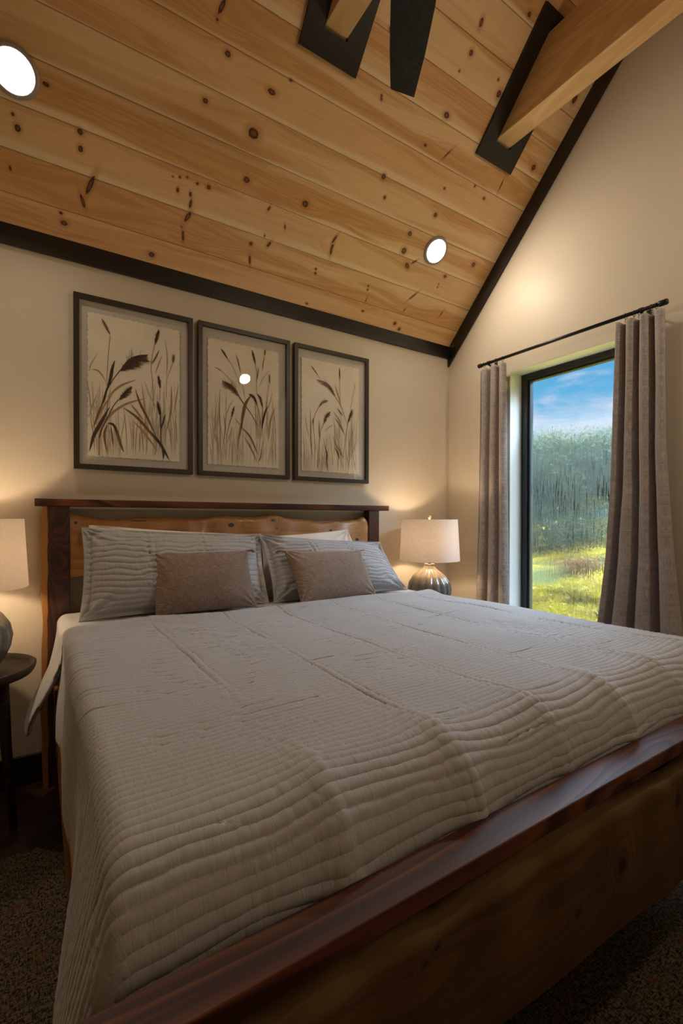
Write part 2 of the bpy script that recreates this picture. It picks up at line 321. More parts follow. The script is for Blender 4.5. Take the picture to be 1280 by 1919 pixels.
def fabric(name, c1, c2, scale=900.0, bump=0.4, rough=0.85, transl=0.0, sheen=0.2, slub=0.3, axis=(0, 2), transc=None):
    m, g = newmat(name); tc = g('ShaderNodeTexCoord').outputs['Object']; s = g.sep(tc)
    k = scale/900.0
    u = g.m('ADD', s[axis[0]], s[1]) if axis[0] != 1 else s[1]; v = s[axis[1]]
    a = g.noise(g.xyz(g.m('MULTIPLY', u, 620.0*k), g.m('MULTIPLY', v, 60.0*k), 0.0), 1.0, 2, 0.6)
    b = g.noise(g.xyz(g.m('MULTIPLY', u, 60.0*k), g.m('MULTIPLY', v, 620.0*k), 5.0), 1.0, 2, 0.6)
    t = g.m('MULTIPLY', g.m('ADD', a, b), 0.5)
    cc = g.mix(g.ss(t, 0.38, 0.62), c1, c2)
    cc = g.mix(g.ss(g.noise(tc, 7, 2), 0.4, 0.7, 0.0, slub), cc, [x*0.8 for x in c1])
    p = g('ShaderNodeBsdfPrincipled', {'Base Color': cc, 'Roughness': rough, 'Sheen Weight': sheen, 'Specular IOR Level': 0.2, 'Normal': g.bump(t, bump, 0.0008)})
    if transl:
        tr = g('ShaderNodeBsdfTranslucent', {'Color': cc if transc is None else c4(transc)}); p = g('ShaderNodeMixShader', {0: transl, 1: p, 2: tr})
    finish(g, p); return m
M['curtain'] = fabric('linen_curtain', (0.34, 0.30, 0.28), (0.53, 0.475, 0.445), scale=420, transl=0.12, slub=0.2)
M['lumbar'] = fabric('brown_herringbone_linen', (0.165, 0.112, 0.080), (0.305, 0.222, 0.168), scale=520, bump=0.6, sheen=0.3)
M['shade'] = fabric('shade_linen', (0.76, 0.70, 0.63), (0.86, 0.80, 0.73), scale=700, transl=0.28, slub=0.02, bump=0.15)
M['shade_cool'] = M['shade']
M['paper'] = plain('handmade_paper', (0.80, 0.73, 0.60), 0.9, var=0.16, scale=5.0, bump=0.5, bscale=50)
def quiltmat(name, c):
    m, g = newmat(name); uv = g('ShaderNodeUVMap').outputs[0]; s = g.sep(uv)
    pk = g.noise(g.xyz(g.m('MULTIPLY', s[0], 125.0), g.m('MULTIPLY', s[1], 26.0), 0.0), 1.0, 3, 0.55, 0.8)
    fine = g.noise(g.xyz(g.m('MULTIPLY', s[0], 240.0), g.m('MULTIPLY', s[1], 90.0), 0.0), 1.0, 2, 0.5, 0.3)
    st = g('ShaderNodeAttribute', attribute_name='stitch').outputs['Fac']
    h = g.m('MULTIPLY', g.m('ADD', pk, g.m('MULTIPLY', fine, 0.25)), g.m('ADD', 0.18, g.m('MULTIPLY', st, 1.3)))
    n = g.noise(uv, 5.0, 3)
    cc = g.mix(n, [x*0.94 for x in c], [x*1.06 for x in c])
    finish(g, g('ShaderNodeBsdfPrincipled', {'Base Color': cc, 'Roughness': 0.72, 'Sheen Weight': 0.25, 'Sheen Roughness': 0.4, 'Specular IOR Level': 0.3, 'Normal': g.bump(h, 1.0, 0.006)})); return m
M['quilt'] = quiltmat('quilted_cotton', (0.385, 0.385, 0.392))
M['sham'] = quiltmat('sham_cotton', (0.40, 0.40, 0.405))
M['lining'] = plain('quilt_lining', (0.50, 0.45, 0.40), 0.85, var=0.05)
def emis(name, c, s):
    m, g = newmat(name); finish(g, g('ShaderNodeEmission', {0: c4(c), 1: s})); return m
M['can_lens'] = emis('recessed_lens', CAN_COL, CAN_STRENGTH)
def paneglass(name, tint=(1, 1, 1)):
    m, g = newmat(name); fr = g.m('MULTIPLY', g('ShaderNodeFresnel', {'IOR': 1.5}).outputs[0], g.m('SUBTRACT', 1.0, g('ShaderNodeNewGeometry').outputs['Backfacing']))
    t = g('ShaderNodeBsdfTransparent', {0: c4(tint)}); gl = g('ShaderNodeBsdfGlossy', {0: (1, 1, 1, 1), 1: 0.0})
    finish(g, g('ShaderNodeMixShader', {0: fr, 1: t, 2: gl})); return m
M['pic_glass'] = paneglass('picture_glass')
def fogglass():
    m, g = newmat('misted_glass'); tc = g('ShaderNodeTexCoord').outputs['Object']; s = g.sep(tc); y, z = s[1], s[2]
    big = g.noise(g.xyz(0.0, g.m('MULTIPLY', y, 2.5), g.m('MULTIPLY', z, 2.5)), 1.0, 4, 0.6)
    zz = g.m('ADD', z, g.m('MULTIPLY', g.m('SUBTRACT', big, 0.5), 0.35))          # object origin is at the sill
    lo = g.ss(zz, 1.52, 1.34)            # upper rim of the mist
    body = g.ss(zz, 0.35, 1.15, 0.40, 1.0)
    fog = g.m('MULTIPLY', lo, body)
    drip = g.noise(g.xyz(0.0, g.m('MULTIPLY', y, 120.0), g.m('MULTIPLY', z, 7.0)), 1.0, 2, 0.5, 0.25)
    dm = g.m('MULTIPLY', g.ss(drip, 0.55, 0.62), g.ss(zz, 0.85, 1.25, 1.0, 0.25))
    drops = g.ss(g.noise(g.xyz(0.0, g.m('MULTIPLY', y, 230.0), g.m('MULTIPLY', z, 150.0)), 1.0, 1), 0.62, 0.70)
    clear = g.m('MAXIMUM', g.m('MULTIPLY', dm, 0.95), g.m('MULTIPLY', drops, 0.6))
    famt = g.m('MULTIPLY', g.m('MULTIPLY', fog, g.m('SUBTRACT', 1.0, clear)), 0.055)
    wav = g.m('ADD', g.m('MULTIPLY', drip, 1.0), g.m('MULTIPLY', g.noise(g.xyz(0.0, g.m('MULTIPLY', y, 60.0), g.m('MULTIPLY', z, 40.0)), 1.0, 3), 0.7))
    nb = g('ShaderNodeBump', {'Height': wav, 'Strength': g.m('MULTIPLY', lo, 0.9), 'Distance': 0.009}).outputs[0]
    refr = g('ShaderNodeBsdfRefraction', {'Color': (1, 1, 1, 1), 'Roughness': g.m('MULTIPLY', lo, 0.10), 'IOR': 1.05, 'Normal': nb})
    base = g('ShaderNodeMixShader', {0: g.m('MULTIPLY', lo, 0.70), 1: g('ShaderNodeBsdfTransparent'), 2: refr})
    haze = g('ShaderNodeMixShader', {0: 0.35, 1: g('ShaderNodeBsdfTranslucent', {'Color': (0.70, 0.78, 0.66, 1)}), 2: g('ShaderNodeBsdfDiffuse', {'Color': (0.62, 0.68, 0.60, 1)})})
    a = g('ShaderNodeMixShader', {0: famt, 1: base, 2: haze})
    frn = g.m('MULTIPLY', g('ShaderNodeFresnel', {'IOR': 1.5}).outputs[0], g.m('SUBTRACT', 1.0, g('ShaderNodeNewGeometry').outputs['Backfacing']))
    finish(g, g('ShaderNodeMixShader', {0: frn, 1: a, 2: g('ShaderNodeBsdfGlossy', {0: (1, 1, 1, 1), 1: 0.02})})); return m
M['fog_glass'] = fogglass(); M['clear_glass'] = paneglass('window_glass')

# ------------------------------------------------------------------ room shell
XW, YB, XL, RY = 2.838, 2.768, -2.1, 1.0          # right wall, back wall, left wall, ridge line
YF = 2*RY-YB
SL = 1.036; ZE = 2.709                              # slope and height of the ceiling above y = 2.75
def zc(y): return ZE+SL*(2.75-(y if y >= RY else 2*RY-y))
ZR = zc(RY); CS = math.hypot(1, SL)
def struct(o): o['kind'] = 'structure'; return o
T = 0.12
struct(MB().box(XL-T, XW+T+0.1, YF-T, YB+T, -0.12, 0).build('floor', M['floor']))
struct(MB().box(XL-T, XW+T, YB, YB+T, 0, 2.69).build('wall_back', M['wall']))
struct(MB().box(XL-T, XW+T, YF-T, YF, 0, 2.69).build('wall_front', M['wall']))
OY0, OY1, OZ0, OZ1 = 1.33, 2.173, 0.575, 2.353      # window opening in the right wall
gable = [(YF-T, 0), (YB+T, 0), (YB+T, zc(YB)), (RY, ZR+0.02), (YF-T, zc(YF))]
mb = MB(); WT = 0.24
fnx = lambda u, v, w_: (w_, u, v)
mb.prism([(OY1, 0), (YB+T, 0), (YB+T, zc(YB)), (OY1, zc(OY1)+0.02)], fnx, XW, XW+WT)
mb.prism([(OY0, 0), (OY1, 0), (OY1, OZ0), (OY0, OZ0)], fnx, XW, XW+WT)
mb.prism([(OY0, OZ1), (OY1, OZ1), (OY1, zc(OY1)+0.02), (OY0, zc(OY0)+0.02)], fnx, XW, XW+WT)
mb.prism([(YF-T, 0), (OY0, 0), (OY0, zc(OY0)+0.02), (RY, ZR+0.02), (YF-T, zc(YF))], fnx, XW, XW+WT)
struct(mb.build('wall_right', M['wall']))
struct(MB().prism(gable, fnx, XL-T, XL).build('wall_left', M['wall']))

# knots of the ceiling, where the photograph shows them: (x px, y px, size across, length along board, tilt)
KN = [(427,101,.010,.012,0),(385,189,.009,.011,0),(475,250,.019,.024,0),(509,172,.010,.018,0),(462,337,.012,.015,0),(572,382,.014,.016,0),(33,240,.012,.010,0),(150,247,.010,.010,0),(151,279,.011,.009,0),
 (169,347,.009,.042,1.9),(155,377,.007,.026,1.2),(120,418,.010,.013,0),(114,399,.006,.007,0),(333,356,.006,.010,1.5),(324,331,.004,.004,0),(337,332,.005,.005,0),(351,332,.005,.005,0),(370,344,.006,.006,0),(391,351,.009,.009,0),
 (357,364,.006,.010,1.5),(357,382,.006,.020,1.6),(352,406,.009,.026,2.0),(343,442,.006,.024,1.4),(340,425,.004,.004,0),(504,391,.005,.012,1.9),(534,425,.004,.012,1.2),(496,442,.004,.006,1.5),(470,457,.009,.009,0),(504,458,.007,.016,2.1),
 (468,487,.006,.022,1.3),(284,477,.011,.013,0),(416,12,.008,.026,1.9),(407,37,.005,.005,0),(622,465,.005,.022,1.8),(24,214,.006,.006,0),(19,315,.004,.010,1.4),(902,42,.009,.016,1.4),(883,99,.011,.011,0),(861,133,.005,.005,0),(935,176,.014,.013,0),
 (934,149,.006,.006,0),(992,27,.009,.011,0),(837,216,.012,.016,0),(715,179,.006,.006,0),(715,186,.006,.006,0),(732,55,.008,.008,0),(719,331,.012,.012,0),(721,370,.008,.008,0),(833,353,.006,.007,0),(890,349,.006,.006,0),(907,372,.007,.009,0),
 (816,403,.011,.011,0),(768,438,.012,.013,0),(757,470,.016,.016,0),(763,498,.012,.020,0.6),(776,491,.005,.022,2.4),(887,496,.014,.014,0),(1000,314,.014,.013,0),(627,448,.006,.024,1.9),(621,468,.007,.026,1.4),(592,504,.006,.006,0),(591,512,.007,.007,0),
 (690,536,.006,.006,0),(689,543,.006,.006,0),(686,562,.003,.020,1.6),(774,555,.005,.036,2.2),(834,518,.009,.011,0),(822,532,.004,.005,0),(820,538,.005,.005,0),(758,581,.004,.014,1.9),(740,606,.011,.011,0),(748,617,.010,.010,0),(680,583,.006,.010,0),
 (575,569,.006,.008,0),(827,588,.004,.024,1.8),(797,272,.006,.010,0),(838,289,.004,.034,2.1),(939,347,.004,.030,1.5),(1077,185,.014,.020,1.5),(545,150,.005,.009,0),(1057,130,.01,.01,0),(86,158,.007,.012,0)]
def ceil_uv(x, y):
    d_ = ray(x, y); t = (ZE-CH+SL*2.75)/(d_[2]+SL*d_[1]); return d_[0]*t, (2.75-d_[1]*t)*CS
def ceiling_slope(side):
    s0, s1 = -0.16, (2.75-RY)*CS
    u = np.linspace(XL-T, XW+0.02, 800); v = np.linspace(s0, s1, 400)
    UU, VV = np.meshgrid(u, v, indexing='ij')
    if side > 0:
        ks = [(*ceil_uv(a, b), c_*1.15, l_*1.15, math.pi-t_ if t_ else 0) for a, b, c_, l_, t_ in KN]
        r = random.Random(4)
        ks += [(r.uniform(-2.0, 2.8), r.uniform(1.6, 2.5), r.uniform(.005, .014), r.uniform(.006, .02), r.choice([0, 0, 1.6])) for _ in range(24)]
    else:
        r = random.Random(11)
        ks = [(r.uniform(-2.0, 2.8), r.uniform(0.0, 2.5), r.uniform(.005, .014), r.uniform(.006, .02), r.choice([0, 0, 1.6])) for _ in range(90)]
    kd = np.full(UU.shape, 9.0); wp = np.zeros(UU.shape)
    for (ku, kv, c_, l_, t_) in ks:
        du, dv = UU-ku, VV-kv; ct, st = math.cos(t_), math.sin(t_)
        a = (du*ct+dv*st)/l_; b = (-du*st+dv*ct)/c_
        kd = np.minimum(kd, np.sqrt(a*a+b*b))
        sg = max(c_, l_)*1.6
        wp += -dv*0.75*np.exp(-(du/(sg*3.2))**2-(dv/(sg*1.5))**2)
    Y = 2.75-VV/CS; Z = ZE+SL*(2.75-Y)
    if side < 0: Y = 2*RY-Y
    P = np.stack([UU, Y, Z], -1)
    o = gridobj('ceiling', P, M['ceiling'], uv=np.stack([UU+(0 if side > 0 else 9.3), VV], -1), attrs={'knot_distance': kd, 'grain_shift': wp}, solid=0.12, offset=1.0, flip=(side > 0))
    return struct(o)
ceiling_slope(1); ceiling_slope(-1)

# black trim
struct(MB().box(XL, XW-0.001, YB-0.018, YB, 2.612, ZE+0.005).build('trim_1', M['black'], bevel=0.002))
dz = 0.148
struct(MB().prism([(YB-0.001, zc(YB)-0.0), (YB-0.001, zc(YB)-dz+0.004), (RY, ZR-dz), (RY, ZR)], fnx, XW-0.018, XW).build('trim_2', M['black_rake'], bevel=0.002))
struct(MB().prism([(YF+0.001, zc(YF)), (YF+0.001, zc(YF)-dz), (RY, ZR-dz), (RY, ZR)], fnx, XW-0.018, XW).build('trim_3', M['black_rake']))
struct(MB().box(XL, XW, YF, YF+0.018, 2.612, ZE+0.005).build('trim_4', M['black']))
struct(MB().box(XL, XW, YB-0.016, YB, 0, 0.143).build('baseboard_back', M['black'], bevel=0.002))
struct(MB().box(XW-0.016, XW, YF, YB-0.016, 0, 0.143).build('baseboard_right', M['black_rake'], bevel=0.002))
struct(MB().box(XL, XL+0.016, YF, YB-0.016, 0, 0.143).build('baseboard_left', M['black_rake']))

# ------------------------------------------------------------------ window
win = thing('window_1', (2.95, 1.75, OZ0)); win['kind'] = 'structure'
mb = MB(); fx0, fx1 = 2.965, 3.035; FW = 0.062; FT = 0.048
mb.box(fx0, fx1, OY1-FW+0.012, OY1+0.0, OZ0, OZ1).box(fx0, fx1, OY0, OY0+FW, OZ0, OZ1).box(fx0, fx1, OY0+FW, OY1-FW+0.012, OZ1-FT, OZ1).box(fx0, fx1, OY0+FW, OY1-FW+0.012, OZ0, OZ0+FT)
mb.build('window_frame', M['win'], win, bevel=0.002)
mb = MB(); gx = 2.985                                   # inner stop that carries the glass
mb.box(gx-0.006, gx+0.03, OY1-FW-0.004, OY1-FW+0.012, OZ0+FT, OZ1-FT).box(gx-0.006, gx+0.03, OY0+FW, OY0+FW+0.012, OZ0+FT, OZ1-FT).box(gx-0.006, gx+0.03, OY0+FW+0.012, OY1-FW-0.004, OZ1-FT-0.012, OZ1-FT).box(gx-0.006, gx+0.03, OY0+FW+0.012, OY1-FW-0.004, OZ0+FT, OZ0+FT+0.012)
mb.build('glazing_bead', M['win'], win)
mb = MB().box(gx+0.006, gx+0.012, OY0+FW+0.01, OY1-FW-0.003, OZ0+FT+0.01, OZ1-FT-0.01)
gl = mb.build('window_pane', [M['clear_glass'], M['fog_glass']], win); gl['label'] = 'misted glass with water runs'
for p in gl.data.polygons:
    if p.normal.x < -0.5: p.material_index = 1
mb = MB(); e = 0.003                                     # painted returns of the opening
mb.box(XW+0.001, fx0, OY1-e, OY1+e, OZ0, OZ1).box(XW+0.001, fx0, OY0-e, OY0+e, OZ0, OZ1).box(XW+0.001, fx0, OY0, OY1, OZ1-e, OZ1+e)
mb.build('window_reveal', M['reveal'], win)
MB().box(XW-0.02, fx0, OY0, OY1, OZ0-0.01, OZ0+0.008).build('window_sill', M['reveal'], win, bevel=0.002)

# ------------------------------------------------------------------ beams with black collars
def beam(x0, x1, label):
    zb, zt = CH+2.292, CH+2.637
    yb = lambda z: 2.75-(z-ZE)/SL
    b = thing('ceiling_beam', ((x0+x1)/2, RY, zb), label, 'beam', 'exposed pine tie beams')
    o = 0.012
    P = [(yb(zb)+o, zb), (yb(zt)+o, zt), (2*RY-yb(zt)-o, zt), (2*RY-yb(zb)-o, zb)]
    MB().prism(P, fnx, x0, x1).build('timber', M['beam'], b, bevel=0.004)
    for sgn in (1, -1):
        mb = MB(); tn = (0.0, -1/CS, SL/CS); nn = (0.0, -SL/CS, -1/CS)      # up the slope; away from the ceiling
        def cf(u, v, w_):
            y, z = 2.75+tn[1]*v+nn[1]*w_, ZE+tn[2]*v+nn[2]*w_
            if sgn < 0: y = 2*RY-y
            return (u, y, z)
        sa = (zb-ZE)/SL*CS; sb = (zt-ZE)/SL*CS; k = 0.098; j = 0.0
        mb.prism([(x0-k, sa-k), (x1+k, sa-k), (x1+k, sa), (x0-k, sa)], cf, 0.0, 0.019)
        mb.prism([(x0-k, sb), (x1+k, sb), (x1+k, sb+k), (x0-k, sb+k)], cf, 0.0, 0.019)
        mb.prism([(x0-k, sa), (x0-j, sa), (x0-j, sb), (x0-k, sb)], cf, 0.0, 0.019)
        mb.prism([(x1+j, sa), (x1+k, sa), (x1+k, sb), (x1+j, sb)], cf, 0.0, 0.019)
        mb.build('collar_trim', M['black'], b)['label'] = 'black collar board round the beam end'
beam(1.123, 1.246, 'pale pine tie beam at top centre, left of the black fan blade')
beam(2.328, 2.451, 'pale pine tie beam at upper right, next to the right wall')

# ------------------------------------------------------------------ recessed lights
nb_, nf_ = Vector((0, -SL/CS, -1/CS)), Vector((0, SL/CS, -1/CS))
def can(x, y, label, back=True):
    n = nb_ if back else nf_
    Mx = n.to_track_quat('Z', 'Y').to_matrix().to_4x4(); c = (x, y, zc(y))
    t = thing('recessed_light', c, label, 'ceiling light', 'round recessed lights in the pine ceiling')
    MB().lathe([(0.088, 0.0), (0.090, 0.004), (0.088, 0.010), (0.074, 0.013), (0.069, 0.010), (0.067, 0.004)], c, 48, M=Mx).build('trim_ring', M['white_metal'], t, smooth=True)
    MB().lathe([(0.0001, 0.0085), (0.03, 0.0085), (0.0675, 0.0075)], c, 48, M=Mx).build('lens', M['can_lens'], t)
can(-0.078, 2.347, 'lit round recessed light at the far left, cut by the photo edge')
can(2.275, 2.346, 'lit round recessed light low on the ceiling near the right corner')
can(2.263, 2*RY-2.347, 'lit recessed light on the opposite slope, mirrored in the middle picture glass', False)

# ------------------------------------------------------------------ ceiling fan
fc = (0.937, RY, CH+1.85)
fan = thing('ceiling_fan', fc, 'black ceiling fan with wooden blades, one blade tip hanging into view at top', 'ceiling fan')
MB().tube([(fc[0], fc[1], ZR-0.02), (fc[0], fc[1], fc[2]+0.09)], 0.014, 12).build('downrod', M['metal'], fan, smooth=True)
MB().lathe([(0.001, ZR-fc[2]-0.005), (0.07, ZR-fc[2]-0.03), (0.055, ZR-fc[2]-0.09), (0.02, ZR-fc[2]-0.11)], fc, 32).build('canopy', M['metal'], fan, smooth=True)
MB().lathe([(0.014, 0.12), (0.05, 0.11), (0.10, 0.07), (0.115, 0.02), (0.11, -0.03), (0.08, -0.06), (0.001, -0.065)], fc, 40).build('motor_housing', M['metal'], fan, smooth=True)
tip = np.array([1.333, 1.578]); ax = tip-np.array([fc[0], fc[1]]); RB = float(np.hypot(*ax)); a0 = math.atan2(ax[1], ax[0])
for k in range(5):
    a = a0+k*2*math.pi/5; mb = MB(); prof = [(0.14, 0.045), (0.20, 0.075), (0.34, 0.081), (0.52, 0.071), (RB-0.02, 0.055), (RB+0.012, 0.052)]
    tl = math.radians(9)
    def bp(r_, h_, dz_):
        return (fc[0]+r_*math.cos(a)-h_*math.cos(tl)*math.sin(a), fc[1]+r_*math.sin(a)+h_*math.cos(tl)*math.cos(a), fc[2]+h_*math.sin(tl)+dz_)
    vs = []; n = len(prof)
    for dz_ in (-0.004, 0.004):
        for i, (r_, h_) in enumerate(prof): vs += [bp(r_-(0.024 if i == n-1 else 0), h_, dz_), bp(r_, -h_, dz_)]
    fs = []
    for i in range(n-1):
        q = 2*i; fs += [(q, q+2, q+3, q+1), (2*n+q, 2*n+q+1, 2*n+q+3, 2*n+q+2), (q, 2*n+q, 2*n+q+2, q+2), (q+1, q+3, 2*n+q+3, 2*n+q+1)]
    fs += [(0, 1, 2*n+1, 2*n), (2*n-2, 4*n-2, 4*n-1, 2*n-1)]
    mb.add(vs, fs)
    bo = mb.build('blade', M['fan_wood'], fan, bevel=0.002)
    MB().tube([bp(0.08, 0, 0.01), bp(0.17, 0, 0.008)], [0.02, 0.014], 8).build('blade_arm', M['metal'], bo, smooth=True)

# ------------------------------------------------------------------ the three framed reed paintings
def ink(name, c):
    m, g = newmat(name); tc = g('ShaderNodeTexCoord').outputs['Object']; s = g.sep(tc)
    n = g.noise(g.xyz(g.m('MULTIPLY', s[0], 300.0), 0.0, g.m('MULTIPLY', s[2], 60.0)), 1.0, 3)
    finish(g, g('ShaderNodeBsdfPrincipled', {'Base Color': g.mix(n, [x*0.7 for x in c], [min(1, x*1.35) for x in c]), 'Roughness': 0.85})); return m
INKS = [ink('ink_dark', (0.040, 0.020, 0.012)), ink('ink_brown', (0.17, 0.085, 0.038)), ink('ink_tan', (0.36, 0.235, 0.12)), ink('ink_grey', (0.42, 0.36, 0.28)), ink('ink_pale', (0.52, 0.45, 0.34))]
D, B_, TN, GR, PL = 0, 1, 2, 3, 4
YPAP = 2.748
class Art:
    def __init__(s, ox, oy, k): s.ox, s.oy, s.k = ox, oy, k; s.mb = MB(); s.d = 0; s.rnd = random.Random(int(ox*7+oy))
    def pt(s, x, y): p = onY(s.ox+x/s.k, s.oy+y/s.k, YPAP); return np.array([p[0], p[2]])
    def curve(s, pts, n=18):
        P = np.array([s.pt(*p) for p in pts]); m = len(P)
        if m == 2: t = np.linspace(0, 1, n)[:, None]; return P[0]*(1-t)+P[1]*t
        out = []
        Q = np.vstack([2*P[0]-P[1], P, 2*P[-1]-P[-2]])
        per = max(4, n//(m-1))
        for i in range(1, m):
            for t in np.linspace(0, 1, per, endpoint=False):
                a, b, c_, d_ = Q[i-1], Q[i], Q[i+1], Q[i+2]
                out.append(0.5*((2*b)+(-a+c_)*t+(2*a-5*b+4*c_-d_)*t*t+(-a+3*b-3*c_+d_)*t**3))
        out.append(P[-1]); return np.array(out)
    def ribbon(s, C, w0, w1, mi, leaf=False):
        n = len(C); T_ = np.gradient(C, axis=0); T_ /= (np.linalg.norm(T_, axis=1)[:, None]+1e-9); N_ = np.stack([-T_[:, 1], T_[:, 0]], 1)
        t = np.linspace(0, 1, n)
        W = (np.sin(np.pi*np.clip(t, 0.02, 0.98))**0.7*w0 if leaf else w0*(1-t)+w1*t)/2
        s.d += 1; y = YPAP-0.0012-0.0000022*s.d
        L = C+N_*W[:, None]; R = C-N_*W[:, None]
        vs = [(p[0], y, p[1]) for p in L]+[(p[0], y, p[1]) for p in R]
        s.mb.add(vs, [(i, i+1, n+i+1, n+i) for i in range(n-1)], mi)
    def stroke(s, mi, wd, *pts, leaf=False, w1=None):
        k = 0.0026/s.k*1.05                            # one photo pixel is about 2.6 mm on the wall
        s.ribbon(s.curve(pts), wd*k, (wd if w1 is None else w1)*k, mi, leaf)
    def leaf(s, mi, wd, *pts): s.stroke(mi, wd, *pts, leaf=True)
    def plume(s, mi, a, b, wd, side=0, n=46, c=None):
        """a seed head from its base a to its tip b; side -1/1 makes it droop to one side"""
        C = s.curve([a, b] if c is None else [a, c, b], 24); k = 0.0026/s.k
        s.ribbon(C, wd*0.42*k, wd*0.10*k, mi, True)
        for i in range(n):
            t = s.rnd.uniform(0.02, 0.98); j = min(int(t*23), 22); p = C[j]; T_ = C[j+1]-C[j]; T_ = T_/(np.linalg.norm(T_)+1e-9); N_ = np.array([-T_[1], T_[0]])
            sd = side if side and s.rnd.random() < 0.82 else s.rnd.choice([-1, 1]); env = math.sin(math.pi*min(0.97, t*0.85+0.12))
            ln = wd*k*env*s.rnd.uniform(0.45, 1.0)*(1.0 if side else 0.62)
            q = p+N_*sd*ln*0.75+T_*ln*s.rnd.uniform(0.5, 1.2); mm = (p+q)/2+T_*ln*0.12
            s.ribbon(np.array([p, mm, q]), 4.2*k, 0.8*k, mi if s.rnd.random() < 0.8 else min(4, mi+1))
    def wash(s, x0, x1, y0, y1, n):                     # faint upright blades
        for i in range(n):
            x = s.rnd.uniform(x0, x1); yb_ = y1-s.rnd.uniform(0, 60); h = s.rnd.uniform(0.35, 1.0)*(y1-y0); dx = s.rnd.uniform(-50, 50)
            s.leaf(s.rnd.choice([GR, PL, PL, PL, TN]), s.rnd.uniform(5, 13), (x, yb_), (x+dx*0.3, yb_-h*0.5), (x+dx, yb_-h))
def picture(label, x0, x1, z0, z1, px0, px1, pz0, pz1, art, seed):
    yf, t = 2.735, 0.026
    p = thing('framed_painting', ((x0+x1)/2, YB, z0), label, 'picture', 'framed reed paintings above the headboard')
    mb = MB()
    for a in ((x0, z0, x1, z0, x1-t, z0+t, x0+t, z0+t), (x1, z0, x1, z1, x1-t, z1-t, x1-t, z0+t), (x1, z1, x0, z1, x0+t, z1-t, x1-t, z1-t), (x0, z1, x0, z0, x0+t, z0+t, x0+t, z1-t)):
        q = [(a[i], a[i+1]) for i in (0, 2, 4, 6)]
        mb.prism(q, lambda u, v, w_: (u, w_, v), yf, YB-0.002)
    mb.build('frame', M['frame'], p, bevel=0.0012)
    MB().box(x0+t-0.002, x1-t+0.002, 2.7535, 2.759, z0+t-0.002, z1-t+0.002).build('mat_board', M['mat_board'], p)
    # paper with a torn deckle edge
    r = random.Random(seed); out = []
    def edge(ax, ay, bx, by, nx, ny):
        n = int(math.hypot(bx-ax, by-ay)/0.005); ph = r.random()*9
        for i in range(n):
            u = i/n; o = 0.0028*math.sin(i*1.05+ph+1.5*math.sin(i*.31))+r.uniform(-.0011, .0011); out.append((ax+(bx-ax)*u+nx*o, ay+(by-ay)*u+ny*o))
    edge(px0, pz0, px1, pz0, 0, 1); edge(px1, pz0, px1, pz1, 1, 0); edge(px1, pz1, px0, pz1, 0, 1); edge(px0, pz1, px0, pz0, 1, 0)
    pap = MB().prism(out, lambda u, v, w_: (u, w_, v), YPAP-0.0008, YPAP+0.0012).build('paper', M['paper'], p)
    art.mb.build('painted_reeds', INKS, pap)['label'] = 'brown ink reeds and grasses'
    MB().box(x0+t-0.003, x1-t+0.003, 2.7385, 2.7405, z0+t-0.003, z1-t+0.003).build('glass', M['pic_glass'], p)

A1 = Art(120, 530, 4.571)
A1.wash(235, 960, 1050, 1490, 62); A1.wash(225, 420, 820, 1250, 14); A1.wash(640, 980, 820, 1400, 20)
S = A1.stroke; Lf = A1.leaf
Lf(GR, 10, (290, 600), (230, 700), (215, 760)); Lf(TN, 12, (240, 740), (300, 760), (360, 850)); Lf(GR, 16, (280, 960), (240, 1060), (215, 1150))
Lf(TN, 10, (840, 620), (810, 700), (780, 780)); Lf(GR, 12, (865, 480), (884, 640), (878, 800)); Lf(PL, 14, (690, 840), (730, 960), (800, 1090))
Lf(TN, 18, (920, 880), (915, 1100), (870, 1290)); Lf(GR, 14, (850, 1160), (870, 1280), (860, 1400)); Lf(TN, 10, (980, 860), (960, 1000), (940, 1120))
Lf(TN, 18, (620, 830), (480, 885), (370, 980)); Lf(TN, 14, (430, 930), (340, 1060), (250, 1240)); Lf(TN, 20, (700, 990), (540, 1035), (420, 1110), (370, 1180)); S(TN, 22, (420, 1110), (340, 1200), (305, 1320), (300, 1480), w1=14)
Lf(TN, 18, (570, 1040), (620, 1100), (690, 1190)); Lf(TN, 20, (590, 1180), (690, 1290), (800, 1440)); Lf(B_, 22, (610, 910), (650, 1030), (720, 1170), (800, 1340))
Lf(B_, 26, (510, 1070), (620, 1150), (720, 1260), (800, 1370)); Lf(D, 26, (740, 1270), (830, 1390), (905, 1525)); Lf(D, 24, (820, 1370), (850, 1440), (850, 1515))
Lf(B_, 26, (375, 1205), (430, 1225), (465, 1320), (490, 1400), (512, 1450)); Lf(D, 20, (372, 1203), (420, 1215), (455, 1290)); Lf(B_, 20, (372, 1210), (345, 1300), (365, 1450)); Lf(D, 9, (400, 1220), (410, 1300), (420, 1405))
S(TN, 7, (395, 455), (380, 600), (368, 800), (362, 880), w1=4); A1.plume(B_, (395, 445), (322, 305), 52, 0, 44)
S(D, 8, (485, 745), (420, 830), (355, 950), (315, 1060), (270, 1180), w1=5); A1.plume(D, (480, 755), (718, 618), 130, -1, 150, c=(590, 665)); A1.plume(D, (500, 745), (640, 680), 90, -1, 80)
Lf(D, 26, (435, 665), (412, 740), (395, 830), (350, 960)); Lf(D, 18, (375, 870), (345, 990), (330, 1040)); Lf(B_, 16, (345, 990), (290, 1130), (250, 1240))
Lf(D, 30, (385, 1070), (320, 1190), (255, 1310), (218, 1440)); S(D, 6, (465, 1000), (420, 1060), (375, 1150), (330, 1240), (300, 1330), w1=8); A1.plume(D, (472, 1005), (582, 888), 74, 0, 100); A1.plume(D, (480, 1000), (560, 915), 60, -1, 50)
